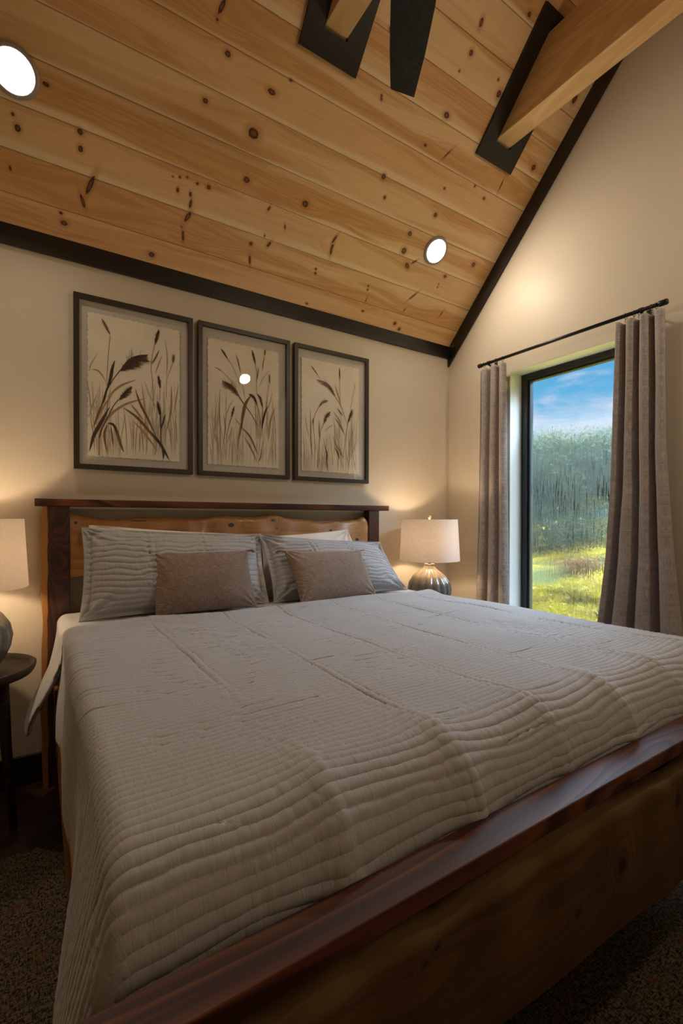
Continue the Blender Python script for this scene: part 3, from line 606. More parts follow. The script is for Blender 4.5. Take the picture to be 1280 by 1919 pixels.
S(TN, 6, (775, 530), (752, 640), (746, 740), (757, 850), (765, 1000), (775, 1100), w1=4); A1.plume(D, (778, 530), (812, 400), 56, 0, 70); Lf(B_, 14, (815, 575), (785, 640), (750, 695))
S(TN, 5, (822, 900), (820, 1010)); A1.plume(D, (823, 905), (808, 795), 50, 0, 64); A1.plume(D, (826, 1145), (800, 1015), 54, 0, 80); S(D, 9, (825, 1140), (828, 1260), (828, 1400), w1=5); Lf(D, 16, (862, 1130), (852, 1180), (828, 1260))
A1.plume(B_, (932, 690), (938, 612), 50, 0, 50); S(TN, 5, (930, 690), (900, 770), (878, 840), (875, 1000), w1=3)

A2 = Art(350, 580, 5.995)
A2.wash(270, 1010, 1250, 1770, 60); A2.wash(280, 450, 900, 1500, 14); A2.wash(760, 1010, 880, 1500, 22)
S = A2.stroke; Lf = A2.leaf
Lf(GR, 14, (520, 1010), (470, 1110), (410, 1300)); Lf(TN, 14, (505, 1320), (480, 1420), (465, 1490)); Lf(TN, 22, (680, 1460), (740, 1600), (785, 1710)); Lf(TN, 18, (990, 1100), (945, 1240), (910, 1500)); Lf(B_, 14, (640, 1420), (700, 1530), (760, 1640))
Lf(GR, 16, (960, 930), (930, 1060), (880, 1160)); Lf(GR, 10, (930, 680), (860, 770), (800, 890)); Lf(B_, 10, (415, 1180), (430, 1330), (405, 1560)); Lf(GR, 12, (290, 1320), (320, 1440), (355, 1580)); Lf(B_, 11, (370, 890), (365, 1120), (372, 1300), (378, 1650))
S(B_, 7, (455, 550), (510, 630), (560, 750), (600, 860), w1=4); A2.plume(D, (460, 555), (385, 440), 54, 0, 60); S(B_, 5, (400, 700), (470, 770), (540, 840)); A2.plume(B_, (410, 705), (312, 642), 26, 0, 26)
Lf(B_, 16, (550, 500), (580, 600), (606, 725)); Lf(GR, 14, (625, 830), (640, 930), (655, 1010))
S(B_, 18, (580, 970), (640, 1060), (720, 1170), (790, 1300), w1=8); A2.plume(B_, (590, 980), (395, 800), 130, 1, 150, c=(510, 880)); A2.plume(D, (560, 945), (430, 810), 90, 1, 80, c=(500, 870))
Lf(B_, 44, (725, 960), (660, 1060), (630, 1190), (605, 1350)); Lf(TN, 34, (620, 1250), (590, 1400), (568, 1570)); Lf(B_, 26, (640, 1120), (615, 1300), (585, 1440))
A2.plume(D, (795, 1085), (695, 945), 60, 1, 80, c=(755, 985)); S(B_, 6, (790, 1080), (815, 1180), (825, 1310)); A2.plume(D, (850, 1100), (790, 950), 56, -1, 70, c=(825, 1010)); S(B_, 5, (850, 1095), (850, 1200), (835, 1340))
A2.plume(D, (773, 625), (733, 455), 58, 0, 80); S(B_, 6, (770, 620), (785, 720), (783, 850), (785, 960), w1=4); Lf(B_, 14, (806, 650), (797, 730), (785, 800)); A2.plume(B_, (873, 520), (880, 452), 44, 0, 40); Lf(B_, 12, (875, 530), (858, 600), (848, 690))
A2.plume(B_, (930, 838), (928, 725), 50, 0, 50); S(TN, 6, (920, 840), (905, 980), (880, 1130), w1=4); Lf(D, 26, (905, 1090), (870, 1190), (840, 1350)); S(B_, 8, (835, 1350), (828, 1460), w1=4)
S(D, 8, (500, 1215), (470, 1320), (452, 1400), (448, 1500), w1=5); A2.plume(D, (500, 1218), (533, 1085), 52, 0, 70); S(B_, 6, (545, 1230), (620, 1330)); Lf(B_, 22, (610, 1320), (710, 1430), (795, 1625)); Lf(B_, 12, (800, 1725), (830, 1650), (836, 1550)); S(D, 3, (500, 1490), (512, 1740))

A3 = Art(530, 630, 6.617)
A3.wash(250, 920, 1200, 1690, 58); A3.wash(620, 920, 850, 1500, 22)
S = A3.stroke; Lf = A3.leaf
S(B_, 6, (430, 480), (460, 530)); A3.plume(B_, (435, 485), (348, 362), 50, 0, 56); S(B_, 12, (655, 760), (720, 870), (760, 990), (800, 1100), w1=6); A3.plume(B_, (655, 755), (415, 538), 120, 1, 170, c=(560, 610)); A3.plume(D, (650, 745), (500, 580), 60, 1, 60, c=(590, 650))
S(B_, 7, (440, 885), (400, 970), (380, 1050)); A3.plume(B_, (445, 885), (562, 795), 76, -1, 90, c=(490, 820)); A3.plume(D, (375, 1112), (372, 1015), 40, 0, 60); S(D, 7, (375, 1110), (390, 1250), (400, 1420), w1=4)
A3.plume(D, (508, 1085), (588, 932), 84, -1, 130, c=(535, 1000)); S(B_, 8, (505, 1080), (470, 1170), (455, 1300), (440, 1450), (432, 1625), w1=5); A3.plume(D, (805, 1075), (858, 910), 80, -1, 110); S(B_, 7, (805, 1075), (785, 1200), (760, 1400), (745, 1530), w1=4)
A3.plume(D, (705, 545), (700, 388), 50, 0, 60); S(B_, 6, (702, 545), (705, 700), (712, 850), w1=4); A3.plume(GR, (890, 670), (885, 595), 36, 0, 36); S(GR, 6, (882, 670), (840, 890))
Lf(B_, 12, (640, 600), (680, 720), (718, 860)); Lf(D, 16, (670, 890), (705, 940), (742, 990)); Lf(B_, 16, (640, 1010), (700, 1100), (765, 1220)); Lf(TN, 18, (620, 930), (700, 1050), (770, 1240)); Lf(D, 12, (335, 900), (345, 1100), (345, 1300), (370, 1520)); Lf(D, 14, (450, 1040), (450, 1180), (460, 1300))
Lf(D, 18, (515, 1350), (545, 1450), (545, 1560), (555, 1675)); Lf(D, 20, (640, 1380), (680, 1450), (700, 1530)); Lf(B_, 8, (820, 1250), (830, 1400), (822, 1640)); Lf(TN, 12, (880, 1120), (860, 1220), (830, 1330)); Lf(TN, 20, (620, 1240), (670, 1370), (740, 1500)); Lf(GR, 18, (920, 1280), (860, 1440), (835, 1540)); Lf(GR, 18, (620, 1100), (570, 1130), (515, 1180)); Lf(GR, 12, (270, 960), (300, 1150), (330, 1260)); Lf(B_, 14, (690, 1360), (720, 1440), (740, 1520))

def pz(a, x, y): q = a.pt(x, y); return q
q0, q1 = A1.pt(200, 245), A1.pt(990, 1525)
picture('left painting of the three, widest reed plume bending right, in a thin bronze frame', 0.154, 0.752, CH+0.257, CH+1.153, q0[0], q1[0], A1.pt(215, 1482)[1], q0[1], A1, 1)
q0, q1 = A2.pt(235, 315), A2.pt(1030, 1785)
picture('middle painting of the three, with a lamp reflected in its glass', 0.782, 1.373, CH+0.257, CH+1.153, q0[0], q1[0], A2.pt(235, 1735)[1], q0[1], A2, 2)
q0, q1 = A3.pt(232, 255), A3.pt(942, 1715)
picture('right painting of the three, nearest the window, with daylight in its glass', 1.406, 2.003, CH+0.257, CH+1.153, q0[0], q1[0], A3.pt(232, 1665)[1], q0[1], A3, 3)

# ------------------------------------------------------------------ bed
bed = thing('bed', (1.05, 1.6, 0), 'walnut and live-edge oak king bed standing under the three paintings', 'bed')
def wav(t, s_, a=0.004): return a*(math.sin(t*9+s_)+0.6*math.sin(t*23+2*s_))
MB().box(-0.013, 2.117, 2.645, 2.758, CH+0.062, CH+0.097).build('headboard_top_rail', M['walnut'], bed, bevel=0.003)
L_ = [(0.013+wav(z, 1), z) for z in np.linspace(0, CH+0.062, 30)]
MB().prism(L_+[(0.133, CH+0.062), (0.133, 0)], lambda u, v, w_: (u, w_, v), 2.668, 2.735).build('headboard_post', M['walnut_post'], bed, bevel=0.003)['label'] = 'walnut post with a pale live edge'
MB().box(1.957, 2.046, 2.668, 2.735, 0, CH+0.062).build('headboard_post', M['walnut_post_plain'], bed, bevel=0.003)
tp = [(.134,.030),(.182,.017),(.249,.002),(.323,-.001),(.399,.002),(.478,.008),(.559,.008),(.688,.002),(.792,.003),(.917,.022),(1.015,.016),(1.117,.013),(1.223,.027),(1.259,.027),(1.333,.007),(1.448,.001),(1.589,-.017),(1.780,-.010),(1.885,.0),(1.915,.016),(1.933,.024),(1.9565,-.004)]
def slab(name, top, bot, y0, y1, mat, parent, hump=0.012):
    """board with waney top and bottom edges: rounded, bark-darkened waney strip on the top"""
    xs = np.linspace(top[0][0], top[-1][0], 120); T_ = np.interp(xs, *zip(*top))+0.0016*np.sin(xs*90)+0.001*np.sin(xs*211); B__ = np.interp(xs, *zip(*bot))+0.003*np.sin(xs*13)
    rows = []
    yy = [y0, y0, y0+0.2*(y1-y0), y0+0.5*(y1-y0), y1, y1, y0]
    prof = [(y0, 'b', 0), (y0, 't', -hump*2.2), (y0+0.10*(y1-y0), 't', -hump*1.2), (y0+0.35*(y1-y0), 't', -hump*0.3), (y0+0.7*(y1-y0), 't', 0), (y1, 't', -hump*0.5), (y1, 'b', 0), (y0, 'b', 0)]
    P = np.zeros((len(xs), len(prof), 3))
    for j, (y, k, o) in enumerate(prof):
        P[:, j, 0] = xs; P[:, j, 1] = y+(0.003*np.sin(xs*31+j) if k == 't' else 0); P[:, j, 2] = CH+(T_ if k == 't' else B__)+o*(1+0.5*np.sin(xs*14))
    o = gridobj(name, P, mat, parent)
    for end in (0, -1):
        pass
    return o
slab('headboard_slab', tp, [(.134, -.293), (.2, -.287), (.26, -.30), (.6, -.30), (1.2, -.31), (1.9565, -.29)], 2.680, 2.722, M['slab'], bed)
# footboard
MB().box(-0.013, 2.117, 0.536, 0.606, CH-0.603, CH-0.570).build('footboard_top_rail', M['walnut'], bed, bevel=0.003)
for x0 in (0.0, 1.99):
    MB().box(x0, x0+0.105, 0.545, 0.598, 0, CH-0.603).build('footboard_post', M['walnut_post_plain'], bed, bevel=0.003)
ft = [(.105,-.655),(.20,-.648),(.292,-.640),(.341,-.628),(.391,-.640),(.45,-.632),(.512,-.640),(.56,-.655),(.597,-.648),(.68,-.630),(.760,-.622),(.86,-.616),(.965,-.620),(1.07,-.632),(1.2,-.650),(1.368,-.661),(1.5,-.655),(1.75,-.64),(1.99,-.65)]
slab('footboard_slab', ft, [(.105, -.94), (.4, -.93), (.726, -.919), (.954, -.935), (1.258, -.949), (1.372, -.965), (1.6, -.95), (1.99, -.93)], 0.553, 0.592, M['slab_foot_shaded'], bed)
for x0, x1 in ((0.064, 0.092), (2.03, 2.058)):
    MB().box(x0, x1, 0.598, 2.668, 0.29, 0.488).build('side_rail', M['rail'], bed, bevel=0.003)
MB().box(0.092, 2.03, 0.60, 2.66, 0.34, 0.36).build('slat_base', M['table'], bed)
# mattress under a white sheet
mat_ = MB().box(0.115, 2.035, 0.66, 2.655, 0.361, CH-0.488).build('mattress', M['white_linen'], None, (1.07, 1.6, 0.361), bevel=0.045)
tag(mat_, 'thick mattress in a white sheet, a sliver showing beside the left quilted pillow', 'mattress')

ZT = CH-0.462                       # top of the quilt
XLc, XRc = 0.092, 2.075             # side planes of the hanging quilt
def cross(a, r, xl, xr):
    """arc length a (0 at left end of the flat top) -> x, drop"""
    W_ = (xr-r)-(xl+r); x = np.where((a >= 0) & (a <= W_), xl+r+a, 0.0); dr = np.zeros_like(a)
    q = np.pi/2*r
    for sgn, t in ((-1, -a), (1, a-W_)):
        on = t > 0; th = np.clip(t/r, 0, np.pi/2); ex = np.clip(t-q, 0, None)
        xx = (xl+r-r*np.sin(th)) if sgn < 0 else (xr-r+r*np.sin(th))
        x = np.where(on, xx, x); dr = np.where(on, r*(1-np.cos(th))+ex, dr)
    return x, dr
ST = {}
seams = [0.30, 0.60, 0.90, 1.19, 1.50, 1.80]
def quilt_relief(x, a, b, amp, seed=1):
    """channel-quilted relief: stitched lines run across the bed, wandering and pinching together"""
    wob = 0.30*vnoise(x*2.3+3, b*2.5+9, seed)+0.22*vnoise(x*6.5, b*9.0, seed+1)+0.10*vnoise(x*15, b*24, seed+5)
    ph = b/0.0195+wob*1.9
    f = ph-np.floor(ph); puff = np.clip(1-(2*f-1)**2, 0, 1)**0.62
    row = np.floor(ph)
    # second, crossing set of stitch lines that merge with the first
    ph2 = b/0.039+0.9*vnoise(x*3.1+11, b*3+4, seed+2)+x*0.8*np.sign(np.sin(x*7))*0.0
    f2 = ph2-np.floor(ph2); groove2 = np.exp(-(np.minimum(f2, 1-f2)/0.045)**2)*smoothstep(vnoise(x*2.5+5, b*12, seed+3), 0.0, 0.4)
    h = amp*(puff-0.6)-amp*0.55*groove2
    pk = vnoise(x*95+row*17, b*24, seed+4)*(1-np.abs(2*f-1))**0.4
    rk = 0.35+0.65*smoothstep(vnoise(x*3+7, b*2+2, seed+6), -0.4, 0.5)
    ST['v'] = np.abs(2*f-1)**2.0
    return h+amp*0.07*pk*rk
def drape(name, b0, b1, nb, a0, a1, na, foot, lead, amp, zt, mats, parent, loc, flare, hemz=None, rim=None, seed=1, solid=0.012):
    a = np.linspace(a0, a1, na); b = np.linspace(b0, b1, nb)        # b is arc length from the foot's top edge
    Aa, Bb = np.meshgrid(a, b, indexing='ij')
    r = 0.026; x, dx = cross(Aa, r, XLc, XRc)
    YFt, rf = 0.640, 0.13                                            # foot plane of the quilt and its rounding
    if foot:
        t = -Bb; q = np.pi/2*rf; th = np.clip(t/rf, 0, np.pi/2); ex = np.clip(t-q, 0, None)
        y = np.where(t > 0, YFt+rf-rf*np.sin(th), YFt+rf+Bb); dy = np.where(t > 0, rf*(1-np.cos(th))+ex, 0)
    else: y = YFt+rf+Bb; dy = np.zeros_like(Bb)
    z = zt-np.where((dx > 0) & (dy > 0), (dx**1.5+dy**1.5)**(1/1.5), dx+dy)
    x = x+flare(y, dx, Aa)
    P = np.stack([x, y, z], -1)
    ga = np.gradient(P, axis=0); gb = np.gradient(P, axis=1); N = np.cross(ga, gb); N /= (np.linalg.norm(N, axis=2)[..., None]+1e-9)
    h = quilt_relief(Aa, Aa, Bb, amp, seed)*(0.95+0.75*smoothstep(Bb, 1.0, 0.0))
    # soft body undulation and lengthways seams with ruckled edges
    h += 0.006*vnoise(Aa*2.2, Bb*2.4, seed+20)+0.0045*vnoise(Aa*5.5+2, Bb*3.3+1, seed+21)
    onfoot = smoothstep(Bb, 0.16, -0.10)
    for i, s_ in enumerate(seams):
        u = Aa-(s_+0.012*vnoise(Bb*2.0+i*3, Bb*0+i, seed+30)+0.004*vnoise(Bb*9+i, Bb*0+i, seed+31))
        dp = 0.0045*(0.6+0.5*vnoise(Bb*5+i*7, Bb*0+i, seed+32)+0.1*onfoot)
        h += -dp*np.exp(-(u/0.007)**2)-0.6*dp*np.exp(-((u-0.022)/0.006)**2)+0.5*dp*np.exp(-((u-0.010)/0.008)**2)
        rk = np.exp(-(u/0.035)**2); h += 0.0022*rk*vnoise(Aa*60, Bb*110, seed+33+i)
        if foot:                                                     # folds that open towards the foot rail
            h += onfoot*(0.021+0.006*math.sin(i*2.3))*np.exp(-np.sqrt(u*u+0.00003)/np.where(u < 0, 0.040, 0.060))
    if foot: h += onfoot*0.0007*vnoise(Aa*110, Bb*45, seed+50)
    ruck = np.exp(-((Aa-0.36-0.16*(1.5-Bb))/0.10)**2)*smoothstep(Bb, 0.55, 0.8)*smoothstep(Bb, 1.6, 1.2)   # rumpled patch left of the middle
    h += ruck*(0.0055*vnoise(Aa*18+4, Bb*26, seed+60)+0.0025*vnoise(Aa*60, Bb*60, seed+61))
    ruck2 = np.exp(-((Aa-1.58)/0.07)**2)*np.exp(-((Bb-0.52)/0.16)**2); h += -0.012*ruck2+0.004*ruck2*vnoise(Aa*30, Bb*30, 5)
    P = P+N*h[..., None]
    return P, Aa, Bb, dx
def flare_main(y, dx, a):
    side = (a < 0.5); k = smoothstep(y, 1.15, 0.66)
    wv = 0.008*np.sin(y*11)*smoothstep(dx, 0.05, 0.3)
    return np.where(side, -(0.070*k+0.014)*np.clip(dx/0.30, 0, 1)+wv*side, 0.0)
quilt = thing('quilt', (1.07, 1.4, ZT), 'grey-beige channel-quilted bedspread covering the bed', 'bedspread')
HG = 0.385
P, Aa, Bb, dx = drape('q', -0.30, 1.43, 880, -HG, (XRc-XLc-0.11)+HG, 560, True, None, 0.0068, ZT, None, None, None, flare_main)
# hem: the hanging side ends a little higher and wavier towards the head
hem = smoothstep(-Aa, 0.25, HG)
P[..., 2] += hem*(0.020*np.sin(Bb*7+1)+0.006*np.sin(Bb*31))
# head edge of the quilt curls down onto the layer below and follows a soft line
edge_k = smoothstep(Bb, 1.0, 1.43)
P[..., 1] += edge_k*(0.10*np.exp(-((Aa-0.25)/0.20)**2)*1.0-0.02*np.sin(Aa*3.2)-0.03*smoothstep(dx, 0.0, 0.25))
lipk = smoothstep(Bb, 1.425, 1.395); P[..., 2] += 0.014*smoothstep(Bb, 1.28, 1.38)*(dx < 0.03)-0.012*(1-lipk)*(dx < 0.03)
gridobj('quilt_top', P, [M['quilt'], M['lining']], quilt, uv=np.stack([Aa, Bb], -1), attrs={'stitch': ST['v']}, solid=0.011, flip=True)
eb = P[:, -1][::4]; mbp = MB().tube([tuple(q+np.array([0, 0.002, 0.001])) for q in eb], 0.012, 8)
mbp.build('bound_edge', M['quilt'], quilt, smooth=True)
# folded-back head part with its corner hanging off the left side
def flare_fold(y, dx, a): return np.where(a < 0.5, -0.125*smoothstep(dx, 0.03, 0.42)*(0.55+0.45*smoothstep(y, 2.62, 2.3)), 0.0)
P, Aa, Bb, dx = drape('f', 1.36, 1.86, 250, -0.40, (XRc-XLc-0.11)+0.40, 480, False, None, 0.0050, ZT-0.012, None, None, None, flare_fold, seed=8)
lo = smoothstep(dx, 0.04, 0.40)
P[..., 1] = P[..., 1]+lo*((2.43-P[..., 1])*0.35)*(Aa < 0.5)
gridobj('turned_back_edge', P, [M['quilt'], M['lining']], quilt, uv=np.stack([Aa, Bb], -1), attrs={'stitch': ST['v']}, solid=0.016, flip=True, rim=None)
# ------------------------------------------------------------------ pillows
def pillow_grid(TLc, TRc, BRc, BLc, thick, n=130, m=90, k=0.05, belly=0.55, seed=1, quilt_=None, flange=0.0, wr=0.004, sag=0.0, back=True):
    """cushion between four corner points; returns closed grid (front and back)"""
    TLc, TRc, BRc, BLc = [np.array(p, dtype=float) for p in (TLc, TRc, BRc, BLc)]
    u = np.linspace(-1, 1, n); v = np.linspace(-1, 1, m); U, V = np.meshgrid(u, v, indexing='ij')
    Nn = np.cross(TRc-TLc, TLc-BLc); Nn = np.cross(TRc-BLc, TLc-BRc); Nn /= np.linalg.norm(Nn)
    if Nn[1] > 0: Nn = -Nn                                           # faces the camera side
    Up = U*(1-k*(1-V**2)*np.abs(U)**0.5); Vp = V*(1-k*1.3*(1-U**2)*np.abs(V)**0.5)
    s_, t_ = (Up+1)/2, (Vp+1)/2
    Pm = (BLc*(1-t_[..., None])+TLc*t_[..., None])*(1-s_[..., None])+(BRc*(1-t_[..., None])+TRc*t_[..., None])*s_[..., None]
    fl = 1-flange
    un, vn = np.clip(np.abs(U)/fl, 0, 1), np.clip(np.abs(V)/fl, 0, 1)
    prof = (np.clip(1-un**2.6, 0, 1)**0.62)*(np.clip(1-vn**2.3, 0, 1)**0.62)
    prof = prof*(1-0.15*V)                                           # heavier towards the bottom
    ang = np.arctan2(V, U*1.5); rad = np.sqrt(U**2+V**2)
    cw = np.zeros_like(U)
    for cu, cv in ((-1, -1), (1, -1), (1, 1), (-1, 1)):             # creases radiating from the corners
        d_ = np.hypot(U-cu, (V-cv)*0.7); an = np.arctan2((V-cv)*0.7, U-cu); cw += np.exp(-(d_/0.38)**2)*np.sin(an*13+seed*1.7+cu*2+cv)*smoothstep(d_, 0.02, 0.15)
    ft_ = thick*prof+wr*1.6*cw+wr*vnoise(U*2.4+seed, V*2.4, seed)
    if quilt_ is not None: ft_ = ft_+quilt_(U, V)
    ft_ += 0.003
    Pf = Pm+Nn*ft_[..., None]; Pb = Pm-Nn*(thick*0.75*prof+0.003)[..., None]
    G_ = np.concatenate([Pf, Pb[::-1, :]], 0)
    UVf = np.stack([s_*np.linalg.norm(TRc-TLc), t_*np.linalg.norm(TLc-BLc)], -1)
    UV = np.concatenate([UVf, UVf[::-1]], 0)
    return G_, UV, Nn
def add_pillow(name, corners, thick, mat, label, cat, group=None, **kw):
    G_, UV, Nn = pillow_grid(*corners, thick, **kw)
    c = np.mean(np.array(corners), axis=0)
    o = gridobj(name, G_, mat, None, tuple(c), uv=UV, close_u=True)
    # orient outward
    return tag(o, label, cat, group), Nn
def sham_relief(seed):
    def f(U, V):
        w_ = 0.5*vnoise(U*2+4, V*2, seed)+0.3*vnoise(U*6, V*6, seed+1)
        ph = V*7.6+w_*1.1+0.35*np.cos(U*1.4); fr = ph-np.floor(ph); pf = np.sqrt(np.clip(1-(2*fr-1)**2, 0, 1))
        h = 0.0066*(pf-0.6)+0.0012*vnoise(U*45+np.floor(ph)*9, V*12, seed+2)
        for s_ in (-0.36, 0.24):
            u = U-s_-0.02*np.sin(V*3+seed); h += -0.004*np.exp(-(u/0.018)**2)-0.003*np.exp(-((u-0.07)/0.016)**2)+0.003*np.exp(-(u/0.09)**2)*vnoise(U*30, V*22, seed+4)
        fe = np.minimum(1-np.abs(U), (1-np.abs(V))*0.8); h = h*smoothstep(fe, 0.0, 0.06)-0.006*np.exp(-((fe-0.075)/0.012)**2)
        return h
    return f
# corners: top-left, top-right, bottom-right, bottom-left
zq = ZT+0.012
add_pillow('quilted_pillow', [onY(152, 988, 2.53), onY(489, 1001, 2.52), [1.045, 2.33, zq], [0.150, 2.365, zq-0.004]], 0.098, M['sham'], 'grey channel-quilted pillow leaning at the left of the headboard', 'pillow', 'quilted pillows', n=260, m=170, k=0.035, seed=3, quilt_=sham_relief(3), flange=0.07, wr=0.004)
add_pillow('quilted_pillow', [onY(484, 1002, 2.50), onY(712, 1015, 2.50), [1.985, 2.29, zq], [1.062, 2.31, zq]], 0.098, M['sham'], 'grey channel-quilted pillow on the window side, its corner drooping at right', 'pillow', 'quilted pillows', n=260, m=170, k=0.045, seed=9, quilt_=sham_relief(9), flange=0.07, wr=0.006)
add_pillow('white_pillow', [onY(166, 984, 2.62), onY(490, 1003, 2.62), [1.02, 2.52, zq], [0.17, 2.52, zq]], 0.055, M['white_linen'], 'white pillow behind the left quilted pillow, only its top edge showing', 'pillow', 'white pillows', n=100, m=60, k=0.02, seed=5, wr=0.006)
add_pillow('white_pillow', [onY(489, 1006, 2.61), onY(651, 992, 2.61), [1.90, 2.50, zq], [1.08, 2.50, zq]], 0.055, M['white_linen'], 'white pillow behind the window-side quilted pillow, one corner sticking up', 'pillow', 'white pillows', n=100, m=60, k=0.03, seed=6, wr=0.007)
def lumbar(corners, label, seed):
    o, Nn = add_pillow('lumbar_cushion', corners, 0.062, M['lumbar'], label, 'cushion', 'brown tasselled cushions', n=150, m=110, k=0.03, seed=seed, wr=0.0022)
    cen = np.mean(np.array(corners), axis=0)
    for q in corners:
        q = np.array(q, dtype=float); dr = q-cen; dr[2] *= 0.25; dr /= np.linalg.norm(dr); mb = MB(); r = random.Random(seed+int(q[0]*100))
        e = q+dr*0.010
        mb.tube([q-dr*0.012, q+dr*0.002, e], [0.004, 0.0055, 0.0045], 8)
        up_ = q[2] > cen[2]
        for _ in range(22):
            s_ = np.array([r.uniform(-1, 1), r.uniform(-1, 1), r.uniform(-1, 1)])*0.007; L = r.uniform(0.030, 0.042)
            dn = np.array([0, 0, -0.012 if up_ else -0.002]); p2 = e+dr*L*0.9+s_+dn
            if p2[2] < zq+0.003: p2[2] = zq+0.003
            mb.tube([e-dr*0.003+s_*0.25, e+dr*L*0.5+s_*0.8+dn*0.2, p2], [0.0016, 0.0014, 0.0009], 5)
        mb.build('tassel', M['lumbar'], o)
    return o
lumbar([onY(278, 1033, 2.40), onY(463, 1032, 2.39), [0.935, 2.235, zq+0.004], [0.455, 2.27, zq+0.002]], 'brown tasselled lumbar cushion in front of the left quilted pillow', 21)
lumbar([onY(533, 1033, 2.36), onY(676, 1032, 2.36), [1.675, 2.215, zq+0.004], [1.155, 2.17, zq+0.004]], 'brown tasselled lumbar cushion in front of the window-side quilted pillow', 33)

# ------------------------------------------------------------------ bedside tables and lamps
def vase_mat():
    m, g = newmat('glazed_ceramic'); tc = g('ShaderNodeTexCoord').outputs['Object']; s = g.sep(tc)
    n = g.noise(g.xyz(g.m('MULTIPLY', s[0], 14.0), g.m('MULTIPLY', s[1], 14.0), g.m('MULTIPLY', s[2], 5.0)), 1.0, 3)
    h = g.m('ADD', s[2], g.m('MULTIPLY', g.m('SUBTRACT', n, 0.5), 0.09))
    cc = g.mix(g.ss(h, 0.16, 0.27), (0.115, 0.125, 0.125), (0.205, 0.155, 0.095))
    cc = g.mix(g.ss(g.noise(tc, 60, 1), 0.70, 0.76, 0.0, 0.6), cc, (0.4, 0.36, 0.3))
    finish(g, g('ShaderNodeBsdfPrincipled', {'Base Color': cc, 'Roughness': 0.22, 'Coat Weight': 0.3, 'Coat Roughness': 0.05})); return m
M['ceramic'] = vase_mat()
TZ = CH-0.645
def table_lamp(c, label):
    t = thing('table_lamp', (c[0], c[1], TZ), label, 'lamp', 'ceramic bedside lamps with drum shades')
    b = (c[0], c[1], TZ)
    prof = [(0.001, 0, 0), (0.085, 0, 0), (0.092, 0.008, 0.3), (0.118, 0.045, 1), (0.142, 0.10, 1), (0.150, 0.15, 1), (0.140, 0.20, 1), (0.112, 0.245, 1), (0.075, 0.275, 1), (0.048, 0.295, 1), (0.036, 0.312, 0.8), (0.033, 0.322, 0.4), (0.036, 0.327, 0), (0.034, 0.331, 0), (0.012, 0.331, 0)]
    zz = np.linspace(0, len(prof)-1, 60); pr_ = [tuple(np.interp(z_, range(len(prof)), [q[i] for q in prof]) for i in range(3)) for z_ in zz]
    MB().lathe(pr_, b, 160, flute=16, fa=0.10).build('ceramic_base', M['ceramic'], t, smooth=True)
    MB().tube([(b[0], b[1], TZ+0.328), (b[0], b[1], TZ+0.40)], 0.009, 12).build('neck', M['brass'], t, smooth=True)
    zb, zt = TZ+0.355, TZ+0.645; r0, r1 = 0.212, 0.196
    sh = MB()
    prf = [(r0, zb-TZ), (r1, zt-TZ), (r1-0.002, zt-TZ), (r0-0.002, zb-TZ), (r0, zb-TZ)]
    sh.lathe(prf, b, 72).build('lamp_shade', M['shade'], t, smooth=False)
    h = MB()
    for k in range(3):
        a = k*2*math.pi/3+0.4; h.tube([(b[0], b[1], zt-0.02), (b[0]+r1*math.cos(a), b[1]+r1*math.sin(a), zt-0.02)], 0.0015, 6)
    h.tube([(b[0], b[1], zt-0.24), (b[0], b[1], zt+0.004)], 0.003, 8); h.build('harp', M['brass'], t, smooth=True)
    MB().lathe([(0.001, 0.0), (0.008, 0.001), (0.006, 0.006), (0.010, 0.012), (0.012, 0.022), (0.007, 0.03), (0.001, 0.032)], (b[0], b[1], zt-0.004), 16).build('finial', M['brass'], t, smooth=True)
    ld = bpy.data.lights.new('bulb', 'POINT'); ld.energy = BULB_WATTS; ld.color = BULB_COL; ld.shadow_soft_size = 0.03
    lo_ = bpy.data.objects.new('bulb', ld); col.objects.link(lo_); lo_.parent = t; lo_.location = (0, 0, 0.50)
    return t
RL, LL = (2.345, 2.47), (-0.245, 2.47)
table_lamp(RL, 'ribbed grey ceramic lamp with a cream drum shade in the corner beside the window')
table_lamp(LL, 'ceramic lamp with a white drum shade at the left photo edge')
def side_table(c, label):
    t = thing('side_table', (c[0], c[1], 0), label, 'side table', 'round dark bedside tables'); z = TZ-0.0005
    MB().lathe([(0.001, z-0.022), (0.20, z-0.022), (0.225, z-0.016), (0.236, z), (0.240, z+0.020), (0.234, z+0.024), (0.226, z+0.020), (0.216, z+0.004), (0.20, z), (0.001, z)], (c[0], c[1], 0), 64).build('tray_top', M['table'], t, smooth=True)
    for k in range(3):
        a = math.radians(-25+120*k); cs, sn = math.cos(a), math.sin(a)
        MB().tube([(c[0]+0.13*cs, c[1]+0.13*sn, z-0.022), (c[0]+0.145*cs, c[1]+0.145*sn, 0.35), (c[0]+0.175*cs, c[1]+0.175*sn, 0.0)], [0.024, 0.020, 0.014], 12).build('leg', M['table'], t, smooth=True)
    return t
side_table(RL, 'round dark bedside table under the window-side lamp, hidden behind the bed')
side_table(LL, 'round dark wooden bedside table with a raised rim at the left of the bed')

